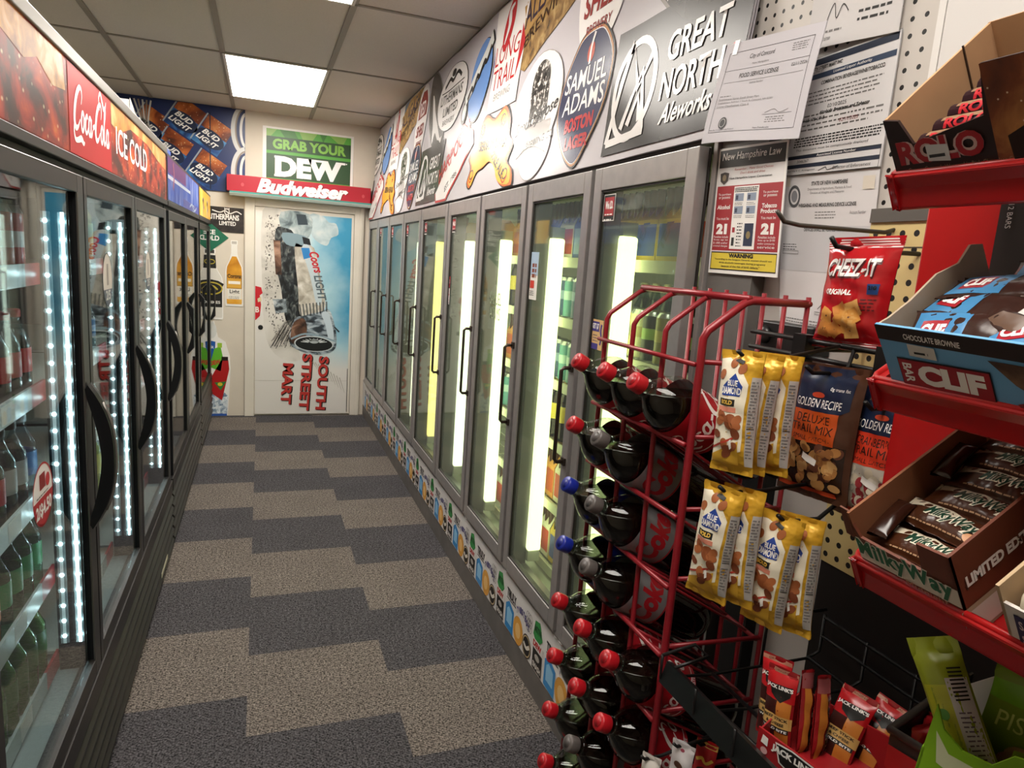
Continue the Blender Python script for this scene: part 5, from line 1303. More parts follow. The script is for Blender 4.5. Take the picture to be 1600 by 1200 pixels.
BH, BR = 0.305, 0.0485
def bfr(y, z):      # bottle frame: local z runs from base to cap
    O = V3((0.552, y, z)) + AX * BH
    return lambda p: O - AX * p.z + V3((0, -1, 0)) * p.x + UPV * p.y
prof = [(0, .016), (.004, .030), (.016, .044), (.034, BR * .985), (.06, BR), (.125, BR * .99), (.13, BR * .995), (.218, BR * .995), (.224, BR), (.233, BR * .95), (.245, BR * .80), (.256, BR * .62), (.266, BR * .43), (.273, BR * .335), (.278, .0148), (.284, .0138), (.290, .0136)]
PET = glass('eef2ec', 1.5, 0.02, 0.9)
cola = M('070302', 0.10, spec=0.3)
redcap, greycap, bluecap = M('b01620', 0.35), M('5d5754', 0.4), M('1b2a8e', 0.35)
def big_bottle(kind, y, z, level=0.0):
    """two-litre bottle lying in the rack, cap towards the aisle"""
    F = bfr(y, z)
    t = thing({'coke': 'cola_bottle', 'diet': 'diet_cola_bottle', 'blue': 'blue_cap_bottle'}[kind] + '_large', 'x', 'bottle', F(V3((0, 0, 0))))
    MB().lathe(prof, PET, F, 32).build('shell', t)
    q = MB().lathe([(max(a, .002), max(b_ - .0012, .001)) for a, b_ in prof if a < .285], cola, F, 32)
    # settled level: cut by a horizontal plane
    zc = (F(V3((0, 0, .245)))).z + 0.008 - level
    r_ = bmesh.ops.bisect_plane(q.bm, geom=q.bm.verts[:] + q.bm.edges[:] + q.bm.faces[:], plane_co=(0, 0, zc), plane_no=(0, 0, 1), clear_outer=True)
    ed = [e for e in r_['geom_cut'] if isinstance(e, bmesh.types.BMEdge)]
    try: bmesh.ops.edgeloop_fill(q.bm, edges=ed)
    except Exception: pass
    q.build('liquid', t)
    lab = {'coke': M('a31320', 0.32), 'diet': M('8f8f91', 0.35, 0.3), 'blue': M('1d2f86', 0.32)}[kind]
    RL = BR + .0006
    def fm(u, v, n):
        a = u / RL
        return F(V3(((RL + n) * math.cos(a), (RL + n) * math.sin(a), v)))
    lb = MB(); lb.grid(lambda a, c: fm((a * 2 - 1) * PI * RL, .133 + c * .082, 0), 40, 1, lab, closed_u=True)
    g = G(fm, step=0.008, smooth=True, gap=0.0003)
    lw = M('ece6e2', 0.4)
    if kind == 'coke':
        cola_script(g, -.088, .160, .038, lw, 2, 1.0); g.line([(-.08, .144), (-.03, .141), (.02, .145), (.07, .141)], .002, lw, 2)
        g.text('ORIGINAL TASTE', -.01, .1355, .055, .006, lw, 2); g.lines(.115, .145, .14, .205, 6, lw, 2)
    elif kind == 'diet':
        rr = M('b3202a', .35)
        g.text('Coke', -.045, .150, .098, .050, rr, 2, shear=.2, bold=.05); g.text('Diet', -.085, .160, .034, .026, rr, 2, shear=.25, bold=.03); g.lines(.060, .12, .140, .21, 8, M('3a3838', .5), 2)
        g.rect(-.15, .134, .15, .137, rr, 2)
    else:
        g.ell(0, .170, .026, .026, lw, 2); g.poly([(-.024, .175), (.024, .172), (.022, .182), (0, .195), (-.018, .188)], M('b3202a', .35), 3); g.lines(-.06, -.03, .13, .17, 5, lw, 2)
    g.done(); lb.add_g(g); lb.build('label', t)
    cp = MB().lathe([(.283, .0150), (.284, .0156), (.302, .0156), (.3045, .0142), (.305, .0)], {'coke': redcap, 'diet': greycap, 'blue': bluecap}[kind], F, 28, cap=False)
    cp.lathe([(.3051, .0095), (.3054, .0095)], {'coke': M('9a121b', .4), 'diet': M('4c4745', .45), 'blue': M('162278', .4)}[kind], F, 20)
    cp.build('cap', t)
    MB().lathe([(.271, .0152), (.272, .0172), (.276, .0172), (.277, .0150)], PET, F, 24).build('neck_ring', t)
    return t
BP = {}
lays = [(0, 0, 'coke'), (0, 1, 'coke'), (0, 2, 'coke'), (1, 1, 'diet'), (1, 2, 'coke'), (2, 1, 'diet'), (2, 2, 'blue'), (3, 1, 'diet'), (3, 2, 'blue'),
        (4, 0, 'coke'), (4, 1, 'coke'), (4, 2, 'coke'), (5, 0, 'coke'), (5, 1, 'coke'), (5, 2, 'coke'), (6, 1, 'diet'), (6, 2, 'coke'), (7, 2, 'coke'), (7, 1, 'coke')]
CAPN = {'coke': 'red capped', 'diet': 'grey capped', 'blue': 'blue capped'}
COLN = ['nearest', 'middle', 'far']
for r_, c_, k in lays:
    lab = '%s large cola bottle in the %s column, %s row down the red rack' % (CAPN[k], COLN[c_], ORD[r_])
    p = (0, YC[c_], ZT[r_])
    if k not in BP:
        BP[k] = (big_bottle(k, *p[1:]), p); o = BP[k][0]; o['label'] = lab; o['group'] = 'large soda bottles in the red rack'
    else:
        o = dup(BP[k][0], V3(p) - V3(BP[k][1]), lab, 'large soda bottles in the red rack')

# ------------------------------------------------------------------ bags
def bag(name, label, cat, O, w, h, T, mats, draw, crimp=0.012, group=None, U=(0, -1, 0), W=(0, 0, 1), sharp=.55, wob=.0012, seed=1, step=.006, hole=True):
    """sealed pouch: O is the top centre; U points right, W up"""
    O, U, W = V3(O), V3(U).normalized(), V3(W).normalized(); N = U.cross(W)
    rnd = random.Random(seed); a1, a2 = rnd.random() * 6, rnd.random() * 6
    def prof_(v):
        s = (v - crimp) / (h - 2 * crimp)
        return 0.0 if s <= 0 or s >= 1 else (4 * s * (1 - s)) ** sharp
    def fm(u, v, n, sgn=1):
        q = prof_(v); e = max(0.0, 1 - (2 * u / w) ** 2)
        y = T / 2 * q * e ** .6 + wob * q * math.sin(u * 260 + a1 + v * 90) * e + wob * .8 * math.sin(v * 210 + a2 + u * 60) * e
        x = u * (1 - .07 * q)
        if q == 0: y += .0015 * math.sin(u * 180 + a1)
        return O + U * x + W * (v - h) + N * (sgn * (y + .0006) + n)
    mb = MB()
    for sg in (1, -1):
        mb.grid(lambda a, c, sg=sg: fm((a - .5) * w, c * h, 0, sg), 16, 28, mats if sg == 1 or not isinstance(mats, tuple) else mats)
    g = G(fm, step=step, smooth=True, gap=0.00035); draw(g); g.done(); mb.add_g(g)
    n0 = 0
    bmesh.ops.recalc_face_normals(mb.bm, faces=mb.bm.faces[:448 * 2]) if len(mb.bm.faces) > 896 else None
    return tag(mb.build(name), label, cat, group)

foil = M('d0a02e', 0.30, 0.25, bump=.5, bs=45)
alm = [M(c, .5) for c in ('8a4a26', '9d5a30', '74391c')]
def d_alm(w, h):
    def f(g):
        c, kk = M('e4dcc6', .4), K_
        g.poly([(-w * .5, .012), (-w * .5, h * .92), (-w * .1, h * .95), (w * .30, h * .74), (w * .28, h * .2)], c, 1)
        g.poly([(-w * .48, h * .13), (w * .22, h * .28), (w * .22, .014), (-w * .46, .014)], M('d6a636', .35, .2), 2); g.line([(-w * .46, h * .19), (w * .2, h * .32)], .003, M('b03a2a', .4), 3, smooth=False)
        # right-hand strip of small print
        g.rect(w * .35, .014, w * .5, h * .80, M('b8b4ae', .4, .2), 1); g.lines(w * .37, w * .485, h * .40, h * .78, 15, gink, 2, fill=.5, rag=.1); g.lines(w * .37, w * .485, h * .15, h * .36, 8, gink, 2, rag=.2); g.rect(w * .37, h * .385, w * .485, h * .392, ink, 2)
        g.poly([(-w * .32, h * .70), (-w * .02, h * .82), (w * .2, h * .72), (w * .16, h * .64), (-w * .30, h * .635)], M('22408e', .35), 3)
        g.text('BLUE', -w * .17, h * .715, w * .26, h * .05, W_, 4, bold=.03); g.text('DIAMOND', -w * .32, h * .65, w * .5, h * .058, W_, 4, bold=.03)
        g.rect(-w * .34, h * .555, w * .06, h * .61, kk, 3); g.text('BOLD', -w * .29, h * .565, w * .3, h * .036, M('d9b04a', .4), 4, bold=.05); g.rect(-w * .36, h * .505, w * .10, h * .545, M('d98a72', .4), 3)
        rnd = random.Random(5)
        for k in range(13):
            x, y = -w * .36 + w * .52 * rnd.random(), h * (.16 + .33 * rnd.random()) ; g.ell(x, y, .0085, .0060, alm[k % 3], 3 + .2 * (k % 3), rot=rnd.random() * 180, n=14)
        for x, y in ((-w * .1, h * .90), (-w * .36, h * .80), (w * .12, h * .86)): g.ell(x, y, .008, .006, alm[1], 3, rot=60, n=14)
        g.line([(-w * .08, h - .012), (w * .12, h - .016)], .005, kk, 4, smooth=False)
        g.poly([(w * .0, h * .27), (w * .06, h * .29), (w * .09, h * .22), (w * .03, h * .20)], W_, 5)
    return f
AW, AH = 0.066, 0.176
al = [('front', (.640, .784, 1.400), 'front bag of gold almonds on the upper hook by the bottle rack', 1), ('m', (.672, .782, 1.398), 'middle bag of gold almonds on the upper hook by the bottle rack', 2), ('b', (.703, .780, 1.397), 'rear bag of gold almonds on the upper hook by the bottle rack', 3),
      ('f2', (.628, .772, 1.205), 'front bag of gold almonds on the lower left hook', 4), ('b2', (.660, .768, 1.203), 'rear bag of gold almonds on the lower left hook', 5),
      ('f3', (.703, .732, 1.172), 'front bag of gold almonds on the lower right hook', 6), ('b3', (.735, .728, 1.170), 'rear bag of gold almonds on the lower right hook', 7)]
for i, (_, p, lab, sd) in enumerate(al):
    tl = (.05, -.03, .02, -.06, .03, -.07, .04)[i]
    bag('almond_bag', lab, 'bag', p, AW, AH, .036, foil, d_alm(AW, AH), .010, 'gold almond bags on wire hooks', U=(.42, -1, tl), W=(.02, tl, 1), sharp=.42, seed=sd)
def pmat(name, a, b_): return print_mat(name, [(.35, a), (.55, b_)], 40, rough=.3)
nuts = [M(c, .45) for c in ('b98a50', 'c59a62', '8a5a30', '5a3222', 'a8743e')]
def d_trail(w, h, name, sub, col, pale):
    def f(g):
        g.poly([(-w * .33, h * .985), (w * .40, h * .985), (w * .40, h * .70), (w * .30, h * .665), (-w * .36, h * .665)], M('18233c', .3), 2)
        g.rect(-w * .36, h * .43, w * .30, h * .665, M(col, .35), 3); g.text('GOLDEN RECIPE', -w * .33, h * .695, w * .64, h * .06, W_, 3, bold=.0); g.ell(-w * .02, h * .785, w * .09, h * .02, M('c0452a', .35), 4)
        g.text('0g trans fat', w * .12, h * .82, w * .24, h * .03, W_, 4)
        g.text(name, -w * .27, h * .58, w * .48, h * .06, K_, 4, bold=.0); g.text('TRAIL MIX', -w * .33, h * .505, w * .60, h * .062, K_, 4, bold=.0); g.text('- SMALL BATCH -', -w * .33, h * .448, w * .58, h * .032, K_, 4)
        g.rect(-w * .47, .02, w * .44, h * .43, M(pale, .25), 2)
        rnd = random.Random(len(name))
        for k in range(70):
            x, y = -w * .42 + w * .82 * rnd.random(), h * .10 + h * .31 * rnd.random()
            g.ell(x, y, .0075 + .003 * rnd.random(), .0055 + .002 * rnd.random(), nuts[k % 5] if pale < 'a' else M(('cfc6b2', 'b9ae98', '8e2a30', 'd8d2c4')[k % 4], .45), 3 + .05 * k, rot=rnd.random() * 180, n=12)
        g.rect(-w * .46, h * .05, w * .36, h * .085, M('c84a22', .4), 8)
        g.poly([(-w * .08, h * .36), (w * .12, h * .31), (w * .10, h * .265), (-w * .10, h * .31)], W_, 9)
    return f
bag('trail_mix_bag', 'brown trail mix bag with orange panel on hook left of the clear bag', 'bag', (.775, .757, 1.386), .128, .205, .034, M('4a2c1e', .3, bump=.2, bs=40), d_trail(.128, .205, 'DELUXE', '', 'c2501e', '2a1a14'), .014, U=(.1, -1, .05), W=(-.04, -.06, 1), seed=11)
bag('trail_mix_bag', 'cranberry trail mix bag with red orange panel half behind the brownie tray', 'bag', (.805, .672, 1.360), .120, .19, .034, M('7a5c48', .2, bump=.2, bs=40), d_trail(.125, .20, 'CRANBERRY', '', 'cf3a22', 'b4aca0'), .012, U=(.1, -1, .04), W=(-.04, -.08, 1), seed=12)
def d_chz(w, h):
    def f(g):
        rr = M('a3121a', .25); cr = [M(c, .45) for c in ('d99a4a', 'c9823a', 'e0ab62')]
        g.rect(-w * .5, h * .90, w * .5, h * .985, M('b9484c', .25), 1)
        for k in range(4): g.rect(-w * .5, h * (.905 + .022 * k), w * .5, h * (.914 + .022 * k), M('e6d6d4', .25), 2)
        g.rect(-w * .5, .004, w * .5, h * .09, M('b9383c', .25), 1)
        for k in range(4): g.rect(-w * .1, h * (.012 + .02 * k), w * .5, h * (.02 + .02 * k), M('e6d6d4', .25), 2)
        g.text('CHEEZ-IT', -w * .40 + .002, h * .655 - .002, w * .74, h * .155, M('4a0a10', .4), 2, bold=.04, shear=.12); g.text('CHEEZ-IT', -w * .40, h * .66, w * .74, h * .155, M('d9d5d2', .3), 3, bold=.03, shear=.12)
        g.text('ORIGINAL', -w * .34, h * .50, w * .40, h * .05, W_, 3, bold=.03, shear=.1); g.rect(w * .26, h * .51, w * .40, h * .60, M('274a86', .4), 3); g.text('210', w * .28, h * .55, w * .10, h * .035, K_, 4, bold=.05); g.lines(w * .22, w * .40, h * .37, h * .49, 4, M('4a0a10', .4), 3)
        rnd = random.Random(4)
        for k in range(13):
            cx, cy, a = -w * .40 + w * .58 * rnd.random(), h * (.16 + .27 * rnd.random()), rnd.random() * 1.5; s = .016
            g.poly([(cx + s * math.cos(a + j * PI / 2), cy + s * math.sin(a + j * PI / 2)) for j in range(4)], cr[k % 3], 3 + .15 * k); g.ell(cx, cy, .0016, .0016, M('6a3a18', .5), 3.1 + .15 * k, n=8)
    return f
bag('cracker_bag', 'red cheese cracker bag hanging on the peg hook', 'bag', (.82, .772, 1.572), .118, .168, .045, M('b01820', .16, coat=.5, bump=.35, bs=28), d_chz(.118, .168), .014, U=(.14, -1, .03), W=(-.05, -.10, 1), wob=.0025, seed=21)

# hooks and wire bars
bkw = M('100f0f', .4, .3)
def hook(label, pts, r=.0032, m=bkw, tags=None):
    q = MB().tube(pts, r, m, 8)
    return tag(q.build('peg_hook'), label, 'hook')
hook('long bare steel hook sticking out above the red cracker bag', [(XW - .010, .843, 1.594), (.93, .843, 1.588), (.76, .843, 1.585), (.73, .843, 1.588), (.715, .843, 1.602)], .0034, M('4a443e', .4, .6))
hook('dark hook tip holding the red cracker bag', [(XW - .012, .790, 1.556), (.82, .790, 1.553), (.785, .792, 1.556), (.775, .793, 1.568)], .0036)
q = MB()
for z, x, lo, hi in ((1.411, .815, .60, .985), (1.385, .815, .60, .985), (1.205, .83, .62, 1.06), (1.178, .83, .62, 1.06)): q.tube([(x, lo, z), (x, hi, z)], .0042, bkw)
for y in (.70, .86): q.box((.806, y - .014, 1.375), (.825, y + .014, 1.42), bkw); q.tube([(.82, y, 1.398), (XW - .003, y, 1.398)], .006, bkw)
for y in (.72, .90): q.box((.82, y - .014, 1.17), (.84, y + .014, 1.214), bkw); q.tube([(.835, y, 1.19), (XW - .003, y, 1.19)], .006, bkw)
for p, L_ in (((.655, .784, 1.394), 0), ((.643, .772, 1.199), 0), ((.718, .732, 1.166), 0), ((.755, .758, 1.378), 0), ((.785, .676, 1.343), 0)):
    x, y, z = p; zt = 1.411 if z > 1.3 else 1.205
    q.tube([(.83 if z < 1.3 else .815, y, zt), (x + .05, y, z - .004), (x - .012, y, z - .004), (x - .026, y, z + .006)], .0032, bkw)
q.build('hook_bar'); tag(bpy.data.objects['hook_bar'], 'black wire hook bars carrying the almond and trail mix bags', 'hook bar')
tag(MB().box((XW - .03, 1.03, 0), (XW - .002, 1.095, 1.385), M('131212', .45, .3)).build('upright'), 'black steel upright against the wall behind the gold bags', 'upright')
t = thing('black_device', 'small black box with round knob fixed to the wall above the gold bags', 'device', (.93, 1.02, 1.375))
MB().box((XW - .045, .945, 1.372), (XW - .001, 1.095, 1.424), M('121212', .4)).build('case', t, bevel=.003)
MB().lathe([(0, .017), (.006, .017), (.010, .011), (.012, 0)], M('1b1b1b', .35), fr=lambda p: V3((XW - .046 - p.z, 1.066 + p.x, 1.398 + p.y))).build('knob', t)

# ------------------------------------------------------------------ red candy trays
TA = math.radians(32); DD, NN = V3((math.cos(TA), 0, math.sin(TA))), V3((-math.sin(TA), 0, math.cos(TA)))
redp = M('a80f12', .3, coat=.2)
def tfr(zr): return lambda y, s, n: V3((.612, y, zr - .027)) + DD * s + NN * n
stand = thing('candy_stand', 'red panel stand behind the candy trays', 'stand', (.80, .3, 0.9))
MB().box((.784, -.05, 1.16), (.796, .652, 1.625), redp).build('back_panel', stand, bevel=.003)
MB().box((.765, .20, 0.0), (.79, .24, 1.16), bkw).build('post', stand)
def tray(zr, y1, y0, label):
    f = tfr(zr)
    t = thing('candy_tray', label, 'tray', (.66, (y0 + y1) / 2, zr - .04))
    out = [(-.007, -.002), (-.004, .004), (.003, .004), (.016, -.034)] + [(.016 + .19 * DD.x, -.034 + .19 * DD.z), (.016 + .19 * DD.x + .03 * NN.x, -.034 + .19 * DD.z + .03 * NN.z), (.012 + .19 * DD.x + .03 * NN.x, -.032 + .19 * DD.z + .03 * NN.z), (.012 + .19 * DD.x + .006 * NN.x, -.034 + .187 * DD.z + .006 * NN.z)]
    out = [(-.008, .0), (-.004, .005), (.004, .004), (.015, -.024), (.166, .069), (.150, .092), (.146, .090), (.160, .070), (.014, -.030), (.008, -.029), (.002, -.010)]
    q = MB().prism(out, y1 - y0, redp, lambda u, v, n: V3((.6 + u, y0 + n, zr + v)))
    for ya, yb in ((y1 - .004, y1 + .004), (y0 - .004, y0 + .004)):
        q.prism([(-.008, .002), (.008, -.029), (.016, -.027), (.168, .067), (.152, .095), (.004, .006)], yb - ya, redp, lambda u, v, n, ya=ya: V3((.6 + u, ya + n, zr + v)))
    q.build('bin', t, bevel=.0022)
    MB().tube([(.598, y0 - .002, zr + .003), (.598, y1 + .002, zr + .003), (.606, y1 + .006, zr + .006), (.745, y1 + .006, zr + .092)], .0042, redp).build('rim', t)
    return t
tray(1.609, .541, .12, 'top red tray holding the caramel candy box'); tray(1.404, .524, .12, 'middle red tray holding the blue brownie bar box'); tray(1.212, .510, .08, 'lowest red tray holding the brown candy bar box')

def side_map(y, f): return lambda u, v, n: f(y - n, u, v)      # outer face towards the viewer's right (-y); u along the slope, v up
def front_map(s, f): return lambda u, v, n: f(-u, s - n, v)
def slab(mb, f, y0, y1, s0, s1, n0, n1, m):
    P_ = [f(y, s, n) for y in (y0, y1) for s in (s0, s1) for n in (n0, n1)]
    i0 = len(mb.bm.faces); vs = [mb.bm.verts.new(p) for p in P_]
    for a in ((0, 1, 3, 2), (4, 6, 7, 5), (0, 4, 5, 1), (2, 3, 7, 6), (0, 2, 6, 4), (1, 5, 7, 3)): mb.bm.faces.new([vs[k] for k in a])
    bmesh.ops.recalc_face_normals(mb.bm, faces=mb.bm.faces[i0:]) if False else None
    mb._tag(i0, m)
def pslab(mb, f2, pts, d, m): mb.prism(pts, d, m, f2)
kraft = M('b98f68', .85, var=.08, vs=30); kraftg = M('b09c86', .85, var=.1, vs=30)
def barbag(name, label, cat, f, yc, s, n, L_, w, T, m, draw, group, yaw=0.0, seed=0, tilt=0.0):
    c, q_ = math.cos(yaw), math.sin(yaw)
    U = (f(0, 0, 0) - f(1, 0, 0)) * c + DD * q_; W = DD * c - (f(0, 0, 0) - f(1, 0, 0)) * q_
    W = (W + NN * tilt).normalized()
    O = f(yc, s, n) + W * (w / 2)
    # pouch seals are at the ends of the bar, so build it lying across
    return bag(name, label, cat, O, L_, w, T, m, draw, .0015, group, U=U, W=W, sharp=.35, wob=.0006, seed=seed, step=.01)

# milk-chocolate box and bars
f = tfr(1.212); f2 = f; f = lambda y, s, n: f2(y - .014, s, n + .002); mwb = M('6b3826', .45)
t = thing('candy_box', 'brown candy box with green lettering and bars stacked inside', 'box', f(.455, .06, 0))
q = MB()
slab(q, f, .404, .516, .004, .20, .0, .003, mwb)
pslab(q, lambda u, v, n: f(-u, .004 + n, v), [(-.516, 0), (-.404, 0), (-.404, .098), (-.436, .098), (-.439, .062), (-.508, .068), (-.516, .092)], .003, mwb)
slab(q, f, .404, .407, .004, .20, 0, .098, mwb)
slab(q, f, .404, .516, .197, .20, 0, .098, kraft)
q.build('carton', t)
q = MB(); slab(q, f, .513, .516, .004, .20, 0, .098, M('8a5434', .8, var=.08, vs=25)); pslab(q, lambda u, v, n: f(-u, .006 + n, v), [(-.530, .062), (-.514, .06), (-.514, .098), (-.526, .10)], .002, M('6a3a26', .7)); q.build('side_flap', t)
g = G(front_map(.0035, f))
cr_, gr_ = M('d9d0c0', .45), M('1f6a4a', .45)
g.rect(-.516, .038, -.404, .060, cr_, 1); g.rect(-.516, .0, -.404, .012, M('6f3a26', .45), 1)
g.text('MilkyWay', -.514, .038, .105, .030, M('e9e2d4', .45), 2, bold=.075, sp=1.1); g.text('MilkyWay', -.514, .0395, .105, .0275, gr_, 3, bold=.035, sp=1.1); g.text('Midnight', -.462, .030, .045, .010, M('c9876a', .45), 3)
g.build('front_print', t)
g = G(lambda u, v, n: f(.404 - n - .0004, u, v))
g.text('LIMITED EDITION', .014, .056, .105, .0125, W_, 2, bold=.05); g.rect(.0, .0, .2, .035, M('a89a80', .6), 1); g.rect(.0, .004, .2, .030, M('d0cbc2', .6), 2)
g.ell(.135, .048, .018, .024, W_, 2); g.ell(.135, .046, .014, .022, gr_, 3); g.ell(.172, .056, .018, .03, W_, 2); g.ell(.172, .054, .014, .027, gr_, 3)
g.build('side_print', t)
def d_mw(L_, w):
    def F_(g):
        g.poly([(-L_ * .48, w * .95), (-L_ * .1, w * .95), (L_ * .42, w * .55), (L_ * .42, w * .42), (-L_ * .15, w * .62), (-L_ * .48, w * .55)], M('c9bea8', .3), 1)
        g.text('MilkyWay', -L_ * .20, w * .26, L_ * .56, w * .50, M('e4dcc8', .3), 2, shear=.3, bold=.10); g.text('MilkyWay', -L_ * .20, w * .28, L_ * .56, w * .47, M('143a2a', .3), 3, shear=.3, bold=.02)
        g.lines(-L_ * .30, L_ * .3, w * .10, w * .20, 1, M('b08a6a', .4), 2)
        g.ell(L_ * .34, w * .25, L_ * .06, w * .14, M('c98a52', .4), 2)
    return F_
choc = M('40200f', .28, bump=.2, bs=60)
mwspots = [(.455, .030, .056, .02), (.462, .066, .062, -.05), (.452, .098, .064, .02), (.450, .132, .066, .05), (.456, .164, .066, 0), (.452, .190, .074, .03)]
for i, (y, s, n, yw_) in enumerate(mwspots):
    barbag('candy_bar', 'wrapped milk chocolate bar %s from the front in the brown box' % ORD[i], 'candy bar', f, y, s, n, .104, .036, .022, choc, d_mw(.104, .036), 'chocolate bars in the brown box', yw_, i)
for i, (s, n) in enumerate(((.020, .071), (.115, .082))):
    barbag('candy_bar', ('dark bar end leaning on the kraft side near the front of the brown box', 'dark bar end leaning on the kraft side deeper in the brown box')[i], 'candy bar', f, .500, s + .02, n, .022, .055, .012, M('2a140c', .2), lambda g: None, None, .15, 9 + i)

# caramel candy box
f = tfr(1.609); f0 = f; f = lambda y, s, n: f0(y - .018, s, n + .002); rb = print_mat('caramel_print', [(.3, '1c0c0a'), (.55, '2c1410'), (.72, '4a2418')], 10, rough=.4)
t = thing('candy_box', 'dark candy box with red lettering and a tall kraft side', 'box', f(.44, .05, 0))
q = MB()
slab(q, f, .30, .556, .004, .165, 0, .003, mwb)
pslab(q, lambda u, v, n: f(-u, .004 + n, v), [(-.556, 0), (-.30, 0), (-.30, .118), (-.452, .118), (-.458, .075), (-.530, .060), (-.540, .084), (-.556, .087)], .003, rb)
slab(q, f, .30, .303, .004, .165, 0, .11, rb); q.build('carton', t)
q = MB(); pslab(q, lambda u, v, n: f(.556 - n, u, v), [(.006, 0), (.165, 0), (.165, .118), (.06, .098), (.006, .087)], .003, kraft); slab(q, f, .30, .556, .162, .165, 0, .118, kraft)
slab(q, f, .5515, .553, .118, .1195, .02, .112, M('3a2414', .8)); q.build('kraft_side', t)
g = G(front_map(.0035, f))
for bo, c, l in ((.10, 'c9a8a0', 2), (.04, '9c1a22', 3)): g.text('ROLO', -.547, .040, .086, .024, M(c, .4), l, bold=bo, rot=1)
g.poly([(-.516, .042), (-.494, .040), (-.494, .056), (-.516, .058)], M('c9c6c2', .5), 5); g.lines(-.514, -.497, .045, .054, 1, ink, 6)
g.text('Creamy Caramels Wrapped in Rich Chocolate Candy', -.540, .031, .11, .006, M('9a7a60', .5), 3)
g.poly([(-.452, .0), (-.30, .0), (-.30, .118), (-.452, .118)], print_mat('caramel_swirl', [(.3, '3a160c'), (.5, '7a3c1c'), (.65, 'b5763e'), (.8, '4a1c10')], 16, rough=.4), 2)
for x, y in ((-.425, .045), (-.400, .040)): g.poly([(x - .013, y - .014), (x + .013, y - .012), (x + .015, y + .010), (x, y + .017), (x - .015, y + .010)], M('2a150d', .3), 4)
g.rect(-.408, .028, -.392, .042, M('b9833c', .35), 5)
for k in range(26): g.ell(-.45 + .15 * random.random(), .06 + .055 * random.random(), .0009, .0009, M('d9c0a0', .5), 4, n=6)
g.build('front_print', t)
for i in range(6):
    s, n = .020 + .022 * i, .052 + .0045 * i
    q = MB(); fr_ = lambda p, s=s, n=n: f(.444 - p.z, s + p.x, n + p.y)
    bm_ = M('2a1420', .35); q.lathe([(-.09, .006), (-.088, .0105), (.085, .0105), (.088, .006)], bm_, fr_, 14)
    gm_ = lambda u, v, nn, s=s, n=n: f(-u, s + (-.0107 - nn) * math.cos(v / .0107), n + (.0107 + nn) * math.sin(v / .0107))
    g = G(gm_, step=.004); g.rect(-.525, .012, -.36, .020, M('8a6a50', .4), 1)
    for k in range(3): g.text('ROLO', -.52 + .055 * k, .004, .045, .010, M('b3202a', .35), 2, bold=.04)
    for k in range(20): g.rect(-.53 + .008 * k, .0205, -.526 + .008 * k, .0225, M('c9b08a', .4), 1)
    g.done(); q.add_g(g)
    tag(q.build('candy_roll'), 'dark candy roll %s from the front in the caramel box' % ORD[i], 'candy roll', 'candy rolls in the caramel box')

# brownie bar box
f = tfr(1.404); f1 = f; f = lambda y, s, n: f1(y + .0 - .024, s, n + .003); bl_ = M('6aa5d2', .45); dbr = M('231512', .45)
t = thing('bar_box', 'light blue energy bar box with red logo, torn open lid behind', 'box', f(.42, .06, 0))
q = MB(); slab(q, f, .26, .528, .004, .19, 0, .003, bl_); pslab(q, lambda u, v, n: f(-u, .004 + n, v), [(-.528, 0), (-.26, 0), (-.26, .094), (-.528, .098)], .003, bl_); slab(q, f, .26, .263, .004, .19, 0, .09, bl_); q.build('carton', t)
q = MB(); pslab(q, lambda u, v, n: f(.528 - n, u, v), [(.006, 0), (.155, 0), (.155, .105), (.14, .112), (.12, .102), (.09, .106), (.05, .098), (.02, .096), (.006, .097)], .0025, kraftg); q.build('torn_flap', t)
g = G(front_map(.0035, f))
g.poly([(-.528, .082), (-.26, .076), (-.26, .094), (-.528, .098)], dbr, 1); g.text('CHOCOLATE BROWNIE', -.498, .0855, .056, .0062, W_, 2, rot=-1.5, bold=.02)
g.rect(-.512, .032, -.420, .064, M('1a1a22', .45), 2); g.rect(-.511, .0335, -.421, .0625, M('9c1a26', .45), 3); g.text('CLIF', -.492, .037, .066, .0225, W_, 4, bold=.06); g.text('BAR', -.507, .059, .022, .010, W_, 4, rot=-90, bold=.03)
g.poly([(-.496, .068), (-.468, .067), (-.468, .080), (-.496, .081)], M('cfccc6', .5), 3); g.lines(-.490, -.472, .071, .078, 1, ink, 4)
g.poly([(-.42, .076), (-.26, .074), (-.26, .0), (-.33, .0), (-.36, .03), (-.40, .055)], print_mat('brownie_print', [(.3, '1c110c'), (.5, '4a3020'), (.65, '7a5a40')], 22), 2)
g.poly([(-.402, .036), (-.392, .040), (-.384, .026), (-.392, .022)], M('8a2a30', .4), 3); g.ell(-.398, .026, .004, .003, M('2a3a7a', .4), 3); g.build('front_print', t)
q = MB(); q.box((.742, .25, 1.462), (.746, .530, 1.60), dbr); q.build('lid', t)
g = G(lambda u, v, n: V3((.7416 - n, -u + .006, v)))
for s_, u, w_ in (('CHOCOLATE', -.462, .085), ('BROWNIE', -.480, .068)): g.text(s_, u, 1.583, w_, .011, W_, 2, rot=-90, bold=.02)
g.text('10-2.40 OZ', -.494, 1.50, .04, .007, W_, 2, rot=-90); g.text('NET WT 1.5 LB', -.507, 1.50, .045, .007, W_, 2, rot=-90); g.text('12 BARS', -.515, 1.596, .025, .006, W_, 2, rot=-90); g.rect(-.487, 1.582, -.455, 1.596, M('cfccc6', .5), 2); g.lines(-.484, -.458, 1.585, 1.593, 1, ink, 3); g.build('lid_print', t)
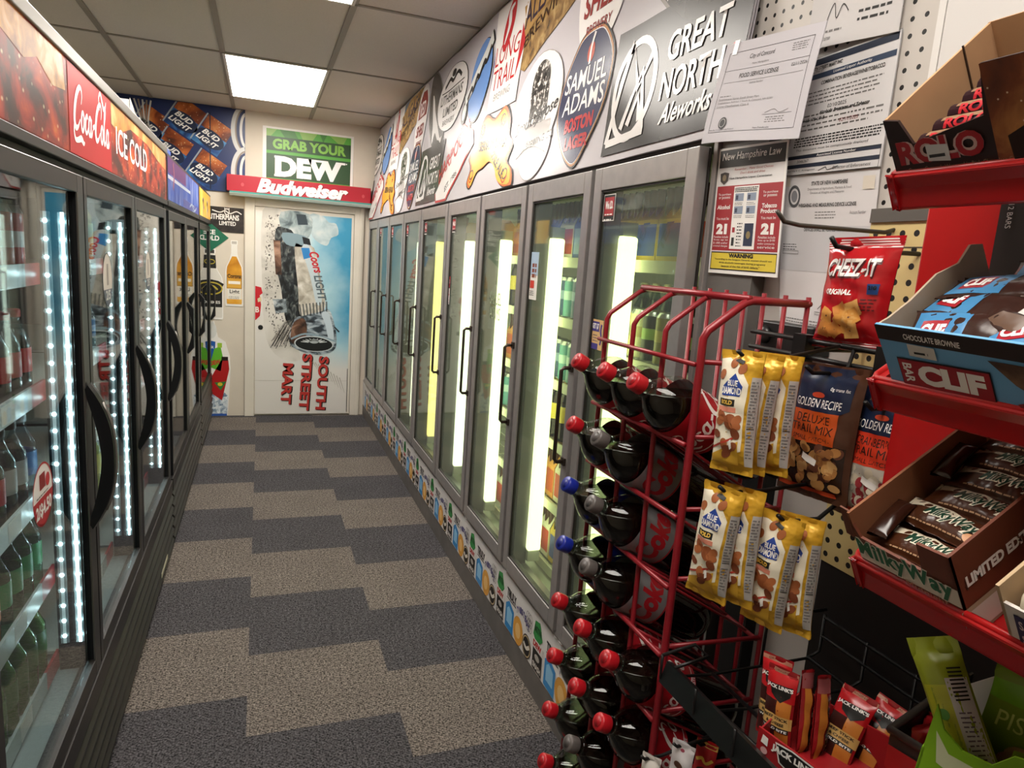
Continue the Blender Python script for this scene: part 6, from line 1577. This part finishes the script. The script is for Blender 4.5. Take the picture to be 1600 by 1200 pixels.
def d_clif(L_, w, k):
    def F_(g):
        g.rect(-L_ * .46, w * .08, -L_ * .05, w * .92, M('3f7fae', .3), 1); g.rect(-L_ * .40, w * .25, -L_ * .18, w * .7, M('9c1a26', .3), 2); g.text('CLIF', -L_ * .39, w * .32, L_ * .2, w * .3, W_, 3, bold=.05)
        g.poly([(L_ * .1, 0.002), (L_ * .45, .002), (L_ * .45, w * .5), (L_ * .2, w * .45)], M('5a4030', .3), 1)
        if k % 2: g.rect(L_ * .30, w * .5, L_ * .5, w * .98, M('cfc9c4', .3), 2)
    return F_
cw = M('34201a', .22, bump=.3, bs=30)
for i, (y, s, n, yw_, tl) in enumerate(((.455, .036, .076, .12, .45), (.462, .066, .084, -.25, .2), (.385, .052, .078, .35, .1), (.455, .100, .088, .1, -.1), (.375, .092, .084, -.2, .3), (.42, .138, .086, .2, .1), (.33, .12, .082, -.1, .2))):
    barbag('energy_bar', 'blue and brown wrapped energy bar %s in the loose pile in the blue box' % ORD[i], 'energy bar', f, y, s, n, .13, .050, .016, cw, d_clif(.13, .050, i), 'energy bars in the blue box', yw_, 30 + i, tl)

# nut roll box at the right edge of the lowest tray
f = tfr(1.212); f3 = f; f = lambda y, s, n: f3(y - .022, s, n - .004)
t = thing('nut_roll_box', 'white and navy nut roll box at the right photo edge beside the brown box', 'box', f(.33, .03, 0))
q = MB(); wb_ = M('cfc9c2', .5); slab(q, f, .20, .372, .004, .19, 0, .003, wb_); pslab(q, lambda u, v, n: f(-u, .004 + n, v), [(-.372, 0), (-.20, 0), (-.20, .075), (-.372, .080)], .003, wb_); slab(q, f, .369, .372, .004, .19, 0, .098, M('b59a78', .7)); q.build('carton', t)
g = G(front_map(.0035, f)); nv = M('1c2048', .45)
g.rect(-.362, .004, -.330, .072, nv, 1)
for k in range(4): g.text('SALTED', -.359, .057 - .0165 * k, .026, .010, M('cfc0c4', .45), 2, bold=.03)
g.ell(-.300, .055, .018, .022, M('b8242c', .45), 2); g.poly([(-.306, .04), (-.300, .068), (-.294, .04)], W_, 3); g.text('.99', -.322, .026, .016, .007, ink, 2); g.build('front_print', t)
for i in range(4):
    s, n = .022 + .036 * i, .076 + .008 * i
    q = MB(); q.lathe([(-.075, .008), (-.070, .0165), (.070, .0165), (.075, .008)], M('d9cdb4', .45), lambda p, s=s, n=n: f(.287 - p.z, s + p.x, n + p.y), 18)
    gm_ = lambda u, v, nn, s=s, n=n: f(-u, s + (-.0168 - nn) * math.cos(v / .0168), n + (.0168 + nn) * math.sin(v / .0168))
    g = G(gm_, step=.004); g.rect(-.338, .0, -.305, .045, nv, 1)
    for k in range(2): g.text('SALTED', -.335, .006 + .017 * k, .027, .011, M('cfc0c4', .45), 2, bold=.03)
    g.ell(-.285, .02, .018, .016, M('b8242c', .45), 1); g.done(); q.add_g(g)
    tag(q.build('nut_roll'), 'cream nut roll with navy band %s from the front of the white box' % ORD[i], 'nut roll', 'nut rolls in the white box')

# ------------------------------------------------------------------ lower wire basket, meat sticks, pistachios
bk_ = thing('wire_basket', 'black wire basket shelf with a flat price channel below the gold bags', 'basket', (.75, .5, .86))
MB().prism([(0, 0), (.010, 0), (.022, .030), (.012, .034)], .70, M('161616', .3, .3), lambda u, v, n: V3((.598 + u, .135 + n, .860 + v))).build('price_channel', bk_)
q = MB()
for x, z in ((.606, .868), (.70, .858), (.80, .858), (.90, .858), (.925, .93), (.925, .895)): q.tube([(x, .14, z), (x, .835, z)], .0032, bkw, 6)
for k in range(8): y = .835 - .09 * k; q.tube([(.60, y, .905), (.60, y, .866), (.70, y, .856), (.90, y, .856), (.925, y, .866), (.925, y, .935)], .0028, bkw, 6)
q.tube([(.60, .835, .905), (.66, .835, .915), (.66, .80, .915), (.60, .80, .905)], .0028, bkw, 6); q.tube([(.80, .835, .858), (.80, .835, .945), (.925, .835, .945)], .003, bkw, 6)
q.build('wire_frame', bk_)
fj = lambda u, v, n: V3((.642, .656, .862)) + V3((.30, -.954, 0)) * u + V3((0, 0, 1)) * v + V3((-.954, -.30, 0)) * n
t = thing('meat_stick_box', 'red box of meat sticks with black and white logo in the wire basket', 'box', (.68, .60, .862))
q = MB(); rbx = M('9a1a20', .4)
q.prism([(0, 0), (.17, 0), (.17, .030), (.10, .032), (0, .040)], .003, rbx, fj); 
for a, b_ in ((0, .002), (.168, .17)): q.prism([(0, 0), (.11, 0), (.11, .06), (0, .036)], b_ - a, rbx, lambda u, v, n, a=a: fj(a + n, v, -u))
q.prism([(0, 0), (.17, 0), (.17, .004), (0, .004)], .11, rbx, lambda u, v, n: fj(u, v, -n)); q.prism([(0, 0), (.17, 0), (.17, .055), (0, .055)], .003, rbx, lambda u, v, n: fj(u, v, n - .112))
g = G(lambda u, v, n: fj(u, v, n + .0032)); g.poly([(.026, .034), (.05, .036), (.086, .032), (.082, .012), (.058, .0), (.034, .008)], W_, 1); g.poly([(.028, .032), (.05, .034), (.083, .030), (.079, .013), (.058, .003), (.036, .010)], K_, 2)
g.text("JACK LINK'S", .022, .0185, .066, .0125, W_, 3, rot=-2, bold=.05); g.ell(.012, .012, .005, .005, M('d9a8a8', .5), 2); g.poly([(.006, .022), (.016, .020), (.016, .032), (.008, .034)], W_, 2); g.done(); q.add_g(g); q.build('carton', t)
def stick(label, P0, P1, w_, kind, seed):
    """tall clear-fronted pouch with two sticks inside"""
    P0, P1 = V3(P0), V3(P1); W = (P1 - P0); h = W.length; W.normalize()
    U = V3((.34, -.94, 0)); U = (U - W * U.dot(W)).normalized()
    if kind == 'edge': U = (V3((.94, .2, 0)) - W * V3((.94, .2, 0)).dot(W)).normalized()
    N = U.cross(W)
    if kind != 'edge' and N.x > .2: U = -U
    def F_(g):
        rr = M('b0151c', .28); 
        g.rect(-w_ * .5, h * .62, w_ * .5, h * .93, rr, 2); g.rect(-w_ * .5, h * .93, w_ * .5, h - .002, M('b9806a', .3), 1); g.text('ORIGINAL', -w_ * .28, h * .945, w_ * .56, h * .028, M('4a1a14', .4), 2)
        g.poly([(-w_ * .34, h * .80), (w_ * .42, h * .82), (w_ * .38, h * .70), (w_ * .10, h * .60), (-w_ * .26, h * .68)], K_, 3); g.text("JACK LINK'S", -w_ * .46, h * .735, w_ * .9, h * .06, W_, 4, bold=.04, rot=2)
        g.rect(-w_ * .46, h * .05, 0, h * .62, M('3a1712', .3), 2); g.rect(0, h * .05, w_ * .44, h * .62, M('b9702a', .35), 2)
        g.rect(-w_ * .5, h * .30, w_ * .5, h * .44, M('c09a5a', .35), 3); g.text('BEEF STICK', -w_ * .4, h * .385, w_ * .8, h * .035, K_, 4, bold=.03); g.text('& CHEESE', -w_ * .3, h * .325, w_ * .6, h * .035, K_, 4, bold=.03); g.rect(-w_ * .44, h * .245, w_ * .44, h * .30, K_, 3); g.text('WILD BITE', -w_ * .4, h * .255, w_ * .8, h * .03, W_, 4, bold=.03)
    def E_(g):
        g.rect(-w_ * .40, h * .03, -w_ * .02, h * .80, M('b5702c', .4), 3); g.rect(w_ * .06, h * .03, w_ * .40, h * .78, M('24100c', .25), 3); g.rect(-w_ * .5, h * .80, w_ * .5, h * .97, M('8a4a4c', .3), 2)
        for k in range(26): g.ell(w_ * (.1 + .25 * random.random()), h * (.05 + .7 * random.random()), .0012, .0018, M('6a5040', .3), 4, n=6)
    return bag('meat_stick', label, 'snack', P1, w_, h, .016, M('8c1a1e', .25, bump=.2, bs=50), E_ if kind == 'edge' else F_, .008, 'meat sticks in the red box', U=U, W=W, seed=seed)
stick('meat stick pouch at the front left of the red box', (.672, .656, .862), (.682, .668, .974), .044, 'f', 41)
stick('meat stick pouch partly hidden behind the front left one', (.682, .676, .862), (.690, .690, .978), .044, 'f', 42)
stick('orange and black meat stick pouch seen edge on, left of the pair', (.700, .634, .860), (.716, .660, .972), .026, 'edge', 43)
stick('orange and black meat stick pouch seen edge on, right of the pair', (.716, .622, .860), (.734, .648, .968), .030, 'edge', 44)
stick('meat stick pouch leaning in the middle right of the red box', (.734, .618, .858), (.786, .628, .946), .050, 'f', 45)
stick('meat stick pouch leaning at the far right of the red box', (.764, .602, .858), (.826, .606, .938), .046, 'f', 46)

t = thing('black_tray', 'black plastic tray of red candy below the lowest red tray', 'tray', (.72, .45, .95))
fb = lambda u, v, n: V3((.735, .548, .93)) + V3((-.36, -.93, .10)).normalized() * u + V3((0, 0, 1)) * v + V3((.93, -.36, 0)) * n
q = MB(); bt = M('2c2826', .35)
q.prism([(0, -.03), (.24, -.03), (.24, .018), (0, .018)], .003, bt, lambda u, v, n: V3((.735, .540, .945)) + V3((-.33, -.94, .35)).normalized() * u + V3((0, 0, 1)) * v + V3((.93, -.3, 0)) * n)
q.prism([(0, -.03), (.16, -.03), (.16, .018), (0, .018)], .003, bt, lambda u, v, n: V3((.735, .540, .945)) + V3((.95, .1, .28)).normalized() * u + V3((0, 0, 1)) * v + V3((0, -1, 0)) * n)
q.tube([(.735 - .33 * .23, .540 - .94 * .23, .961 + .35 * .22), (.735, .540, .963), (.735 + .95 * .15, .540 + .1 * .15, .963 + .28 * .15)], .0055, bt, 8)
q.prism([(0, 0), (.22, 0), (.22, .14), (0, .14)], .002, bt, lambda u, v, n: V3((.735, .540, .922)) + V3((-.33, -.94, .35)).normalized() * u + V3((.95, .1, .1)).normalized() * v + V3((0, 0, 1)) * n)
q.build('bin', t)
g = G(lambda u, v, n: V3((.732, .541, .941)) + V3((-.33, -.94, .35)).normalized() * u + V3((0, 0, 1)) * v + V3((-.94, .33, 0)) * n)
g.rect(.005, -.026, .22, .004, M('a3181c', .45), 1); g.ell(.11, -.010, .011, .013, M('d9b23a', .4), 2); g.build('label_strip', t)
for i, (p, r_) in enumerate((((.775, .527, .972), .2), ((.79, .502, .977), 1.0), ((.80, .537, .975), 2.0))):
    bag('red_candy', ('red wrapped candy at the corner of the black tray', 'red wrapped candy in the middle of the black tray', 'red wrapped candy at the back of the black tray')[i], 'candy', p, .035, .035, .016, M('7a1418', .2, bump=.3, bs=60), lambda g: None, .004, 'red candy in the black tray', U=(math.cos(r_), -math.sin(r_), .2), W=(.3, .2, 1), seed=50 + i)
lime, olive = M('86b81e', .4), M('8f9a22', .35, bump=.2, bs=40)
def d_pis(w_, h):
    def F_(g):
        g.rect(-w_ * .5, h * .78, w_ * .5, h * .90, M('6a9a1c', .35), 1); g.text('PISTACHIOS', -w_ * .42, h * .62, w_ * .84, h * .11, M('b9bf6a', .4), 2); g.text('WONDERFUL', -w_ * .3, h * .80, w_ * .6, h * .06, W_, 2, bold=.03)
        rnd = random.Random(8)
        for k in range(16): g.ell(-w_ * .4 + w_ * .8 * rnd.random(), h * (.12 + .40 * rnd.random()), .014, .009, M(('b08a5c', '9a7448', 'c4a678', '7f8a2a')[k % 4], .5), 3 + .1 * k, rot=rnd.random() * 180, n=14)
    return F_
def d_edge(w_, h):
    def F_(g):
        g.rect(-w_ * .45, h * .12, w_ * .02, h * .70, M('b3b428', .35), 1); g.ell(-w_ * .22, h * .52, w_ * .12, h * .035, M('4a8a2a', .4), 2); g.rect(w_ * .02, .01, w_ * .46, h * .74, M('cfcac8', .4), 1); g.lines(w_ * .10, w_ * .40, h * .05, h * .55, 18, M('6a5a6a', .5), 2, rag=.3)
        for k in range(9): g.rect(w_ * .12, h * .60 + k * .004, w_ * .40, h * .60 + k * .004 + .0018, K_, 2)
        g.ell(-w_ * .18, h * .14, w_ * .26, h * .05, M('9a6a44', .5), 3)
    return F_
W1 = (V3((.724, .506, 1.108)) - V3((.721, .420, .981))).normalized()
bag('pistachio_bag', 'yellow green pistachio bag seen edge on, leaning left out of the lime box', 'bag', (.724, .505, 1.110), .050, .165, .034, olive, d_edge(.050, .165), .018, U=(.60, -.72, .40), W=W1, seed=61)
bag('pistachio_bag', 'pistachio bag with printed shells facing the viewer at the right photo edge', 'bag', (.800, .388, 1.112), .15, .20, .04, M('6f8420', .35, bump=.2, bs=40), d_pis(.15, .20), .014, U=(.55, -.83, .05), W=(-.1, -.2, .98), seed=62)
bag('pistachio_bag', 'lower pistachio bag corner in front of the printed one at the photo edge', 'bag', (.740, .350, 1.050), .10, .12, .034, M('7f9020', .35, bump=.2, bs=40), d_pis(.10, .12), .012, U=(.5, -.86, 0), W=(-.1, -.2, .98), seed=63)
q = MB(); fg = lambda u, v, n: V3((.672, .455, .978)) + V3((.36, -.93, .02)).normalized() * u + V3((0, -.1, 1)).normalized() * v + V3((.93, .36, 0)) * n
gp = [(-.004, -.02), (.13, -.02), (.13, .072), (.095, .082), (.070, .076), (.056, .056), (.030, .056), (.010, .070), (-.002, .095)]
q.prism(gp, .003, lime, fg); g = G(lambda u, v, n: fg(u, v, -n - .0002)); g.poly([(.004, .066), (.02, .046), (.10, .040), (.10, .0), (.012, .030)], M('cfd6b0', .45), 1); g.text('6g', .030, .012, .045, .026, M('5a9a1c', .45), 2, rot=-12, bold=.06); g.done(); q.add_g(g)
q.prism([(0, -.02), (.10, -.02), (.10, .06), (0, .04)], .003, lime, lambda u, v, n: fg(-.004 + n, v, u))
tag(q.build('display_box'), 'lime green open display box holding the pistachio bags', 'box')
q = MB().prism([(0, 0), (.055, -.03), (.06, .095), (.045, .10), (0, .055)], .002, M('cfc9c2', .6), lambda u, v, n: V3((.785, .500, .985)) + V3((.25, -.95, 0)) * u + V3((0, 0, 1)) * v + V3((.95, .25, 0)) * n)
tag(q.build('cardboard_insert'), 'white cardboard insert standing between the pistachio bags', 'cardboard')
# small packs peeping in at the bottom photo edge
for i, (p, w_, h, c, lab) in enumerate((((.552, .765, .790), .030, .08, 'd8d2cc', 'white pack with yellow and red corner at the bottom photo edge'), ((.597, .752, .812), .036, .08, 'cfcacb', 'white hang pack with brown dots at the bottom photo edge'), ((.640, .752, .806), .034, .08, 'b01a1e', 'shiny red pack with gold top at the bottom photo edge'))):
    def F_(g, i=i, w_=w_, h=h):
        if i == 0: g.poly([(-w_ * .4, 0.005), (w_ * .4, .005), (w_ * .4, h * .45), (-w_ * .4, h * .72)], M('d9a42c', .4), 1); g.poly([(-w_ * .3, 0.005), (w_ * .2, .005), (w_ * .1, h * .5), (-w_ * .3, h * .62)], M('b8242c', .4), 2)
        elif i == 1: g.ell(0, h * .86, w_ * .10, h * .03, M('8a3a4a', .4), 1); g.ell(-.002, h * .55, w_ * .22, h * .08, M('5a3a2a', .4), 1); g.ell(.004, h * .4, w_ * .22, h * .08, M('6a4a34', .4), 2)
        else: g.rect(-w_ * .5, h * .88, w_ * .5, h * .99, M('c9a04a', .35), 1); g.line([(-w_ * .4, h * .58), (-w_ * .1, h * .66), (w_ * .1, h * .58), (w_ * .4, h * .68)], .005, M('e0b84a', .4), 1); g.ell(0, h * .38, w_ * .3, h * .09, M('2a1410', .4), 1)
    o = bag('snack_pack', lab, 'snack', p, w_, h, .012, M(c, .3), F_, .008, U=(.5, -.86, 0), W=(0, -.05, 1), seed=70 + i)
q = MB()
q.tube([(.70, .70, .812), (.70, .84, .806)], .0034, bkw, 6); q.tube([(.70, .72, .811), (XW - .012, .72, .811)], .0034, bkw, 6)
for x, y, z in ((.552, .765, .783), (.597, .752, .805), (.640, .752, .799)): q.tube([(.70, y + .004, .809), (x + .02, y + .004, z), (x - .010, y + .004, z), (x - .016, y + .004, z + .006)], .0026, bkw, 6)
tag(q.build('hook_bar'), 'small black hook bar low by the rack, holding the packs at the bottom photo edge', 'hook bar')
